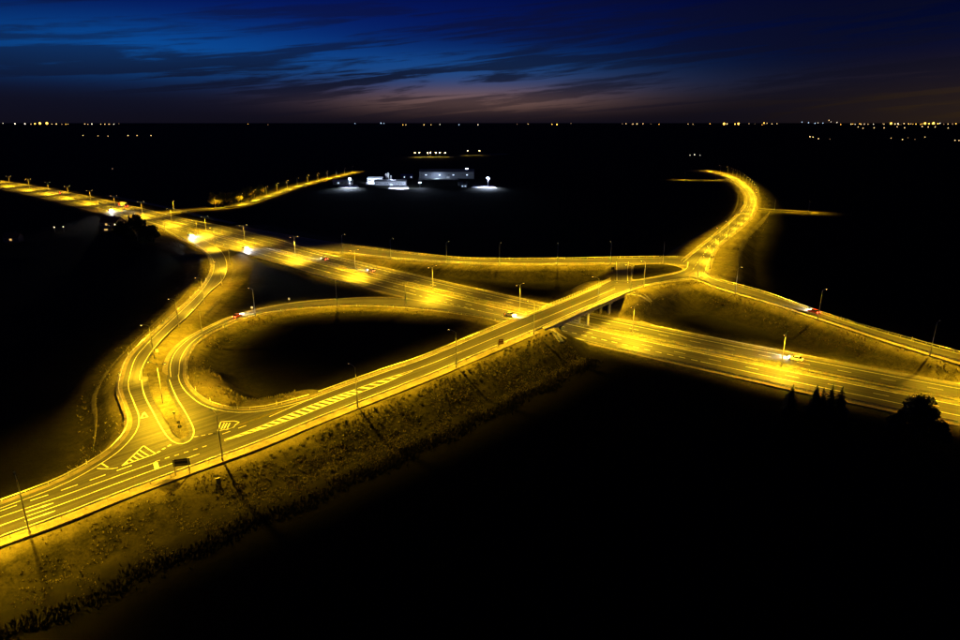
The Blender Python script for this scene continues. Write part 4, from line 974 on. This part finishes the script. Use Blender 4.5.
# ------------------------------------------------------------------ vehicles
def wheel(parent, x, y, r, w):
    m = MB(); m.tube([(x, y - w / 2, r), (x, y + w / 2, r)], r, 14); t = m.build('wheel', BLACK, parent, False)
    h = MB(); h.tube([(x, y - w / 2 - .01, r), (x, y + w / 2 + .01, r)], r * .55, 10); h.build('rim', STEEL, t)
def head_lamps(root, x, ys, z, watts):
    for y in ys:
        m = MB(); m.box((x, y, z), (.08, .42, .2)); m.build('headlight', HEADL, root)
    if watts: spot('headlight_beam', watts, (1, .95, .85), 100, .8, root, (x + .15, 0, z + .05), (R(90 - 14), 0, R(-90)), .3)
def tail_lamps(root, x, ys, z):
    for y in ys: m = MB(); m.box((x, y, z), (.07, .36, .2)); m.build('tail_light', TAILL, root)
def car(base, ang, paintm, label, beam=9000, estate=False):
    root = empty('parked_car' if False else 'car', base, ang, label, 'car', 'cars on the roads')
    body = [(-2.15, .32), (2.15, .30), (2.2, .62), (2.05, .78), (1.05, .92), (-1.75, .95), (-2.15, .86), (-2.2, .55)]
    m = MB(); m.prism(body[::-1], -.88, .88); m.build('body', paintm, root)
    cab = [(1.05, .90), (.35, 1.40), (-1.05 - .5 * estate, 1.44), (-1.8, .92)]
    g = MB(); g.prism(cab[::-1], -.74, .74); gl = g.build('window', GLASS, root)
    r = MB(); r.box((-.38 - .2 * estate, 0, 1.45), (1.45 + .6 * estate, 1.36, .06)); r.build('roof', paintm, root)
    for x in (-1.32, 1.36):
        for y in (-.82, .82): wheel(root, x, y, .32, .2)
    head_lamps(root, 2.2, (-.62, .62), .66, beam); tail_lamps(root, -2.2, (-.66, .66), .72); return root
def on_mot(x, y, d, fwd):
    s = s_near(MOT, P(x, y)); l = mot(d); q, a = at_s(l, s * length(l)[-1] / length(MOT)[-1]); return (q[0], q[1], .06), a + (0 if fwd else math.pi)
CARP = {c: mat(c + ' car paint', col=v, rough=.3) for c, v in dict(silver=(.45, .46, .48), black=(.02, .02, .022), red=(.3, .015, .012), white=(.75, .75, .74), blue=(.03, .06, .16)).items()}
for (x, y, d, f, c, lab, bm_) in [(96, 211, -8.8, 1, 'silver', 'silver car with bright headlights far down the motorway above the tree clump', 60000), (181, 236, -14.5, 1, 'white', 'white car with bright headlights taking the exit lane of the motorway', 50000),
                                   (239, 247.5, -9, 1, 'silver', 'silver car with bright headlights on the near carriageway left of the loop', 50000), (507, 314, -9.1, 1, 'white', 'white car with headlights on just left of the bridge on the near carriageway', 26000),
                                   (57, 193.5, 5.5, 0, 'red', 'red car with tail lights heading away at the far left of the motorway', 9000), (806, 362, 9, 0, 'white', 'pale car heading left on the far carriageway at the right', 12000),
                                   (372, 273, 5.3, 0, 'silver', 'silver car heading left on the far carriageway below the entry ramp', 9000), (318, 261, 5.4, 0, 'black', 'black car heading left on the far carriageway near the start of the entry ramp', 9000)]:
    b, a = on_mot(x, y, d, f); car(b, a, CARP[c], lab, bm_)
ls = between(SE_L, SE_R, .45); q, a = at_s(ls, s_near(ls, P(815, 313, 6.1))); car((q[0], q[1], q[2] + .13), a + math.pi, CARP['red'], 'red car with glowing tail lights climbing the off ramp', 9000)
ll = between(LP_L, LP_R, .5); q, a = at_s(ll, s_near(ll, P(236, 318, 2.4))); car((q[0], q[1], q[2] + .1), a, CARP['red'], 'red car with glowing tail lights on the curve of the loop ramp', 9000)
b, a = on_mot(108, 208, 8.5, 0); tk = empty('lorry', b, a, 'lorry with a tall pale trailer on the far carriageway of the motorway at the left', 'lorry')
m = MB(); m.box((-2.2, 0, 2.55), (12.5, 2.5, 2.9)); m.build('trailer', mat('lorry tarpaulin', col=(.30, .32, .42), rough=.6), tk)
m = MB(); m.prism([(5.0, .6), (7.3, .6), (7.35, 1.6), (7.0, 3.1), (5.2, 3.4), (5.0, 3.3)][::-1], -1.22, 1.22); m.build('cab', REDP, tk)
m = MB(); m.prism([(7.38, 1.7), (7.06, 2.9), (7.0, 2.9), (7.3, 1.7)], -1.05, 1.05); m.build('windscreen', GLASS, tk)
m = MB(); m.box((-1.0, 0, .95), (14.5, 1.0, .22)); m.build('chassis', BLACK, tk)
for x in (-7.2, -6.0, -4.8, 3.6, 6.2):
    for y in (-1.08, 1.08): wheel(tk, x, y, .5, .3)
head_lamps(tk, 7.4, (-.9, .9), .95, 12000); tail_lamps(tk, -8.5, (-.95, .95), .9)

# ------------------------------------------------------------------ far buildings, yards and lights
COLD = (.60, .74, 1.0)
WALLP = mat('pale sheet wall', rough=.6, build=concrete_build); ROOFD = mat('dark sheet roof', col=(.10, .10, .11), rough=.5); ROOFL = mat('pale sheet roof', col=(.45, .46, .48), rough=.45)
HALLW = mat('grey hall cladding', col=(.10, .11, .13), rough=.6)
BRICK = mat('rendered house wall', col=(.42, .33, .24), rough=.85); TILE = mat('clay roof tiles', col=(.22, .08, .045), rough=.8)
LITW = mat('lit warm window', col=(.8, .6, .3), emit=(1, .52, .16), estr=1.1); LITC = mat('lit cold window', col=(.7, .8, .9), emit=COLD, estr=1.6)
def shed(name, base, ang, L, W, H, rise, label, wallm, roofm, lit=None, nwin=4, door=True, cat='building', chimney=False):
    root = empty(name, base, ang, label, cat); m = MB(); m.box((0, 0, H / 2 - .3), (L, W, H + .6)); 
    for s in (-1, 1): m.poly([(s * L / 2, -W / 2, H), (s * L / 2, W / 2, H), (s * L / 2, 0, H + rise)][::s])
    m.build('wall', wallm, root); r = MB(); o = .5; t = .18; sl = rise / (W / 2)
    for s in (-1, 1):
        y0, z0 = s * (W / 2 + o), H - o * sl; A = [(-L / 2 - o, y0, z0 + .03), (L / 2 + o, y0, z0 + .03), (L / 2 + o, 0, H + rise + .03), (-L / 2 - o, 0, H + rise + .03)]; B = [(x, y, z + t) for x, y, z in A]
        r.poly(A); r.poly(B[::-1]); r.quad(A[0], A[1], B[1], B[0]); r.quad(A[1], A[2], B[2], B[1]); r.quad(A[3], A[0], B[0], B[3])
    rf = r.build('roof', roofm, root)
    if chimney: c = MB(); c.box((L * .22, 0, H + rise + .3), (.7, .7, 1.5)); c.build('chimney', BRICK, rf)
    for i in range(nwin):
        x = -L / 2 + L * (i + .5) / nwin; f = MB(); f.box((x, -W / 2 - .03, H * .55), (min(2.4, L / nwin * .5), .12, min(1.5, H * .4))); w_ = f.build('window', WHITE, root)
        p_ = MB(); p_.box((x, -W / 2 - .1, H * .55), (min(2.2, L / nwin * .45), .05, min(1.3, H * .34))); p_.build('pane', lit if lit and (i % 3 == 1 or nwin < 3) else GLASS, w_)
    if door: d = MB(); d.box((L * .03, -W / 2 - .05, min(2.1, H * .7) / 2), (min(4, L * .12), .1, min(3.4, H * .7))); d.build('door', STEEL, root)
    return root
def ft(x, y): v = P(x, y, 0); return np.array([v[0], v[1], gz(v[0], v[1])])
def pad(pts, name='concrete_yard'):
    w = [ft(*p) for p in pts]; z = max(v[2] for v in w) + .12; k = len(w)
    o = mesh(name, [(v[0], v[1], z) for v in w] + [(v[0], v[1], z - .6) for v in w], [tuple(range(k))] + [(k + i, k + (i + 1) % k, (i + 1) % k, i) for i in range(k)], CONC); return struct(o)
FLOODM = mat('cold floodlight glass', col=(.9, .95, 1), emit=(.60, .78, 1.0), estr=520)
def flood(base, h, label, aim, watts, size=.9):
    root = empty('floodlight_mast', base, aim, label, 'floodlight', 'floodlights of the industrial yard'); m = MB(); m.tube([(0, 0, -.5), (0, 0, h)], [.22, .12], 8); m.build('mast', STEEL, root)
    c = MB(); c.box((0, 0, h), (.3, 2.6, .2)); c.build('crossbar', STEEL, root)
    for y in (-.85, 0, .85):
        b = MB(); b.prism([(-.15, h + .1), (.3, h + .1), (.42, h + .9), (-.15, h + .9)][::-1], y - .36, y + .36); f = b.build('lamp_housing', HEADBOX, root); l = MB(); l.quad((.32, y - .34 * size, h + .12), (.32, y + .34 * size, h + .12), (.45, y + .34 * size, h + .88), (.45, y - .34 * size, h + .88)); l.build('glass', FLOODM, f)
    spot('flood_beam', watts, COLD, 128, .6, root, (.8, 0, h + .3), (R(20 if size > .3 else 62), 0, R(-90)), .4); return root
AZ = lambda a: R(a)
pad([(338, 187.2), (359, 187.2), (357, 184.6), (340, 184.6)]); pad([(388, 188.6), (409, 188.6), (408, 185.8), (390, 185.8)]); pad([(471, 187.3), (497, 187.6), (492, 184.9), (474, 184.9)]); pad([(366, 184.3), (384, 184.3), (384, 182), (366, 182)])
pad([(418, 179.4), (459, 179.4), (457, 178.2), (420, 178.2)])
shed('storage_shed', ft(343, 184), R(3), 24, 12, 4.2, 1.6, 'low pale storage shed at the left end of the floodlit yard', WALLP, ROOFL, LITC, 5)
shed('workshop', ft(376, 182), R(-4), 20, 13, 5.5, 1.8, 'pale workshop with a lit front left of the tall silos', WALLP, ROOFL, LITC, 4)
shed('dark_warehouse', ft(391, 184.6), R(2), 40, 16, 5.2, 1.8, 'wide dark roofed warehouse in the middle of the floodlit yard', ROOFD, ROOFD, None, 6)
shed('office_block', ft(407, 178.4), R(2), 16, 10, 5.0, 1.2, 'small office block with bluish lit windows right of the silos', WALLP, ROOFL, LITC, 5)
shed('long_hall', ft(447, 177.4), R(0), 78, 26, 9, 3.0, 'long grey industrial hall with a pale strip of light along its foot', HALLW, ROOFD, LITC, 12)
shed('gatehouse', ft(464, 187.0), R(0), 7, 5, 3.2, 1.0, 'small gatehouse left of the brightest floodlight', WALLP, ROOFL, LITC, 2)
shed('small_garage', ft(460.5, 185.2), R(10), 5.5, 6, 3.6, 1.0, 'tiny garage behind the small gatehouse in the yard', WALLP, ROOFD, None, 1)
for i, (x, h) in enumerate(((386.3, 10.5), (388.6, 11.5), (391.2, 8.0))):
    b = ft(x, 181.6); sl_ = empty('silo', b, 0, ('left', 'tallest middle', 'short right')[i] + ' pale silo beside the workshop in the floodlit yard', 'silo', 'silos in the industrial yard')
    m = MB(); m.tube([(0, 0, -.5), (0, 0, h)], 1.35, 14); m.build('drum', WALLP, sl_, True); m = MB(); m.tube([(0, 0, h), (0, 0, h + 1.1)], [1.4, .25], 14); m.build('cap', ROOFL, sl_)
flood(ft(350.3, 187.4), 10.5, 'bright cold floodlight at the left end of the industrial yard', R(-95), 260000); flood(ft(488, 186.8), 10.5, 'brightest cold floodlight at the right end of the industrial yard', R(-95), 280000)
flood(ft(466.8, 177.2), 12, 'cold floodlight standing above the right end of the long hall', R(-90), 90000, .8); flood(ft(371, 184.0), 5.0, 'low floodlight in front of the workshop', R(80), 130000, .25); flood(ft(395, 184.9), 6.5, 'low floodlight lighting the silos', R(125), 380000, .2)
flood(ft(400, 189), 6.0, 'low floodlight at the front edge of the warehouse yard', R(90), 260000, .1); flood(ft(437, 179.0), 3.5, 'low floodlight along the foot of the long hall', R(90), 14000, .1); flood(ft(420, 187), 5.5, 'small lone floodlight between the warehouse and the gatehouse', R(-90), 15000, .3)
# lit lanes far behind the yard
FARHEAD = mat('far lamp glass', col=(.9, .8, .5), emit=(1, .72, .30), estr=60)
def far_lamp(base, h, label, group, r=.55, m_=None, watts=0):
    root = empty('far_street_lamp', base, 0, label, 'street lamp', group); m = MB(); m.tube([(0, 0, -.5), (0, 0, h)], [.13, .07], 6); m.build('pole', STEEL, root); g = MB(); g.tube([(0, 0, h), (0, 0, h + r * .6), (0, 0, h + r * 1.4), (0, 0, h + r * 2)], [r * .4, r, r, r * .3], 8); g.build('lamp_globe', m_ or FARHEAD, root)
    if watts: spot('far_lamp_light', watts, (1, .66, .05), 160, .5, root, (0, 0, h - .2))
    return root
for i, x in enumerate((415, 419.5, 428, 430.5, 436, 440, 445)): b = ft(x, 157); far_lamp(b, 9.5, '%s lamp from the left on the lit lane far behind the long hall' % ORD[i], 'lamps on the far lit lane', .6, None, 60000)
for i, x in enumerate((467.5, 479.5)): b = ft(x, 155.3); far_lamp(b, 11, '%s lamp on the short lit lane right of the far row of lamps' % ('left', 'right')[i], 'lamps on the far right lane', .55, None, 120000)
for a_, b_ in (((408, 156.6), (454, 156.6)), ((458, 155.4), (508, 153.6))):
    l = resample(np.array([ft(*a_), ft(*b_)]), 20); struct(strip('far_lane', offset(l, 7), offset(l, -7), CONC, .25, 1, None, .6))
# houses at the left
shed('small_house', ft(14, 241), R(8), 9, 7, 3.4, 2.4, 'small house with a warm lit front at the far left edge', BRICK, TILE, LITW, 3, True, 'house', True)
shed('farmhouse', ft(113, 226), R(-12), 14, 9, 4.2, 3.4, 'farmhouse with a lit tiled roof beside the tree clump', BRICK, TILE, LITW, 4, True, 'house', True)
shed('garden_shed', ft(107, 230.5), R(15), 5, 4, 2.6, 1.2, 'garden shed in front of the farmhouse', BRICK, ROOFD, LITW, 1, False, 'shed')
PORCH = mat('porch lamp glass', col=(.9, .85, .7), emit=(1, .7, .35), estr=7)
for x, y, lab, w in ((14.5, 241.6, 'porch lamp in front of the small house at the left edge', 2500), (55, 231.5, 'left lamp of the pair standing in the dark field at the left', 500), (64, 231, 'right lamp of the pair standing in the dark field at the left', 800), (104.5, 224.5, 'yard lamp left of the farmhouse', 600), (109.5, 230, 'yard lamp beside the garden shed', 600), (115.5, 228.5, 'yard lamp in front of the farmhouse', 2500)):
    far_lamp(ft(x, y), 3.2, lab, 'lamps round the houses at the left', .3, PORCH, w)
# woods on the horizon
def far_woods(y0, seed, x0=-14000, x1=14000, step=55):
    xs = np.arange(x0, x1, step); r = np.random.default_rng(seed); hh = 5 + 9 * np.abs(vnoise(xs, xs * 0 + seed * 100., 900, seed)) * 2 + 6 * r.random(len(xs)) ** 2; yy = y0 + 600 * vnoise(xs, xs * 0 + 7., 2500, seed + 1)
    V = []; F = []
    for x, y, h in zip(xs, yy, hh):
        g = gz(x, y); V += [(x, y - 60, g - 2), (x + 20, y - 40, g + h * .8), (x, y, g + h), (x - 15, y + 60, g + h * .7), (x, y + 90, g - 2)]
    for i in range(len(xs) - 1):
        for k in range(4): F.append((i * 5 + k, i * 5 + 5 + k, i * 5 + 6 + k, i * 5 + 1 + k))
    o = mesh('far_woods', V, F, LEAF); o['kind'] = 'stuff'
far_woods(15500, 3); far_woods(11500, 5, -9000, -1500); far_woods(10500, 6, 2500, 9000)
# the lights of the towns along the horizon
FM = {k: mat('far light ' + k, col=(.8, .8, .8), emit=c, estr=s_) for k, c, s_ in (('amber', (1, .46, .06), 6.0), ('warm', (1, .62, .24), 3.0), ('white', (1, .84, .62), 2.6), ('blue', (.5, .7, 1), 2.2), ('dim', (1, .55, .25), 1.0))}
HL = [(3, 123.2, .5, 'white'), (15, 123.9, 1, 'white'), (25, 124, .9, 'white'), (31, 124.3, .5, 'warm'), (35, 124, 1, 'amber'), (40, 124, 1.6, 'amber'), (47, 124, 1.7, 'amber'), (52, 124.8, .5, 'warm'), (56.5, 124.6, .8, 'warm'), (62, 124.3, .4, 'warm'), (68, 124.4, .4, 'warm'), (85, 125.4, .6, 'warm'), (88, 125, .5, 'warm'), (92, 124.9, .8, 'white'), (101, 125.3, .5, 'warm'), (105, 125, .6, 'warm'), (109, 125, .6, 'warm'), (114, 125, .6, 'white'),
      (248, 124, .3, 'amber'), (268, 125.5, .35, 'dim'), (355, 123.4, .5, 'blue'), (381, 123, .8, 'blue'), (384, 123.2, .5, 'blue'), (403, 126.3, .5, 'amber'), (406, 126.3, .5, 'warm'), (424, 125.4, .6, 'warm'), (431, 126, .45, 'warm'), (440, 124.4, .5, 'white'), (459, 124.6, .6, 'blue'), (478, 124.6, .6, 'white'), (517, 124.2, .4, 'dim'), (528, 124, .45, 'warm'), (552, 124.2, .5, 'amber'), (557, 124.6, .9, 'amber'), (571, 123.4, .4, 'dim'),
      (626, 123.6, .6, 'warm'), (633, 123.8, .6, 'warm'), (637, 123.8, .8, 'warm'), (643, 123.6, .6, 'warm'), (651, 124, .35, 'dim'), (659, 124.2, .4, 'amber'), (688, 124, .5, 'warm'), (693, 124.2, .4, 'warm'), (724, 124.1, 1.6, 'amber'), (727, 123.8, .8, 'warm'), (735, 124, .8, 'amber'), (738.5, 123.9, 1.55, 'amber'), (749, 123.6, .4, 'warm'), (755, 123.8, .35, 'dim'), (764, 122.9, .8, 'amber'), (767, 123.2, .5, 'warm'), (772, 123.7, .6, 'warm'), (777, 123.6, .5, 'warm'),
      (802, 122, .6, 'blue'), (808.5, 122.6, .7, 'blue'), (815, 123.2, .7, 'blue'), (818, 122.8, .5, 'white'), (823, 123, .6, 'blue'), (829, 120.2, .6, 'warm'), (831, 121.8, .45, 'white'), (837, 122.4, .6, 'white'), (851, 124.4, .7, 'warm'), (855, 125, .5, 'white'), (861, 124.4, .6, 'warm'), (864, 125.6, .5, 'white'), (868, 124.6, .5, 'warm'), (873, 126.6, .5, 'white'), (884, 124, .5, 'warm'), (891, 123.7, 1.5, 'amber'), (895, 123.9, .8, 'warm'), (898, 123.6, .9, 'white'),
      (904, 123.5, .7, 'warm'), (911, 123.8, .5, 'warm'), (916, 124.2, .5, 'amber'), (925, 123.5, 1.5, 'amber'), (929, 123.6, .9, 'amber'), (933.5, 123.2, 1.6, 'amber'), (938, 123.6, .8, 'amber'), (940, 123.2, .7, 'white'), (948, 124.2, .6, 'warm'), (956, 123.6, .6, 'amber')]
def far_light(x, y, Y, r, m_, label, group, name='horizon_light', cat='distant light'):
    v = PY(x, y, Y); g = gz(v[0], v[1]); z = max(v[2], g + r + 2); m = MB(); m.tube([(0, 0, g - 1), (0, 0, z)], [r * .12, r * .08], 4, mi=0)
    m.tube([(0, 0, z - r), (0, 0, z - r * .6), (0, 0, z), (0, 0, z + r * .6), (0, 0, z + r)], [r * .3, r * .8, r, r * .8, r * .3], 8, mi=1); o = m.build(name, [STEEL, m_], None); o.location = (v[0], v[1], 0); return tag(o, label, cat, group)
for i, (x, y, s, c) in enumerate(HL):
    cl = {'amber': 'amber', 'warm': 'pale yellow', 'white': 'white', 'blue': 'bluish white', 'dim': 'faint'}[c]
    reg = 'in the left cluster' if x < 130 else 'left of the sky glow' if x < 300 else 'below the brightest sky' if x < 520 else 'right of the middle' if x < 700 else 'round the bright amber pair' if x < 790 else 'in the right cluster'
    k = sum(1 for h in HL[:i] if (h[0] < 130, h[0] < 300, h[0] < 520, h[0] < 700, h[0] < 790) == (x < 130, x < 300, x < 520, x < 700, x < 790))
    far_light(x, y, 12500, (11.5 if c == 'amber' else 11) * s, FM[c], '%s light on the horizon %s, %s from the left there' % (cl, reg, ORD[k]), 'town lights along the horizon')
HX = []
for q in range(34):
    x = (838 + 122 * rng.random()) if q % 3 else (60 + 62 * rng.random() if q % 2 else 560 + 220 * rng.random()); HX.append((x, 123.6 + 2.6 * rng.random() ** 2, .25 + .25 * rng.random(), 'dim' if rng.random() < .5 else 'amber'))
HX.sort()
for i, (x, y, s, c) in enumerate(HX):
    far_light(x, y, 12000, 12 * s, FM[c], '%s of the tiny %s specks scattered among the horizon lights' % (ORD[i], 'faint' if c == 'dim' else 'amber'), 'tiny specks of light on the horizon')
MIDL = [(83, 135.4, .7), (98, 135.8, .6), (108, 136, .6), (128, 135.4, 1), (137, 135.4, .8), (151, 135.4, .9), (112.5, 169, .5), (690, 155.3, .7), (694.5, 155, 1.1), (700, 155.4, .6), (810, 136.6, 1), (813, 137, .9), (818.5, 138.6, .9), (830, 139, .5), (858, 127.6, .8), (863, 128.4, .8), (874, 128.2, .9), (884, 128.2, .8), (897, 127.6, .8), (904.5, 128.2, .9), (922, 127.6, 1), (928, 127.8, .9), (935, 127.8, .9), (948, 128.4, .8), (891, 138, .6), (902.5, 139.4, .9), (908, 137.6, .5), (915, 139.2, .5), (925, 137, .7), (955, 140.2, .9), (959, 140.4, .8)]
for i, (x, y, s) in enumerate(MIDL):
    v = P(x, y + .8, 0); Y = min(v[1], 9000); c = 'white' if 685 < x < 705 else 'warm'
    reg = 'the left cluster of the horizon' if x < 300 else 'the bend of the country road' if x < 750 else 'the right end of the horizon'
    far_light(x, y, Y, max(.5, Y * .00065 * s), FM[c if s > .55 else 'dim'], '%s lone light in the dark plain below or beyond %s' % (ORD[i], reg), 'lone lights in the dark plain', 'farm_light')
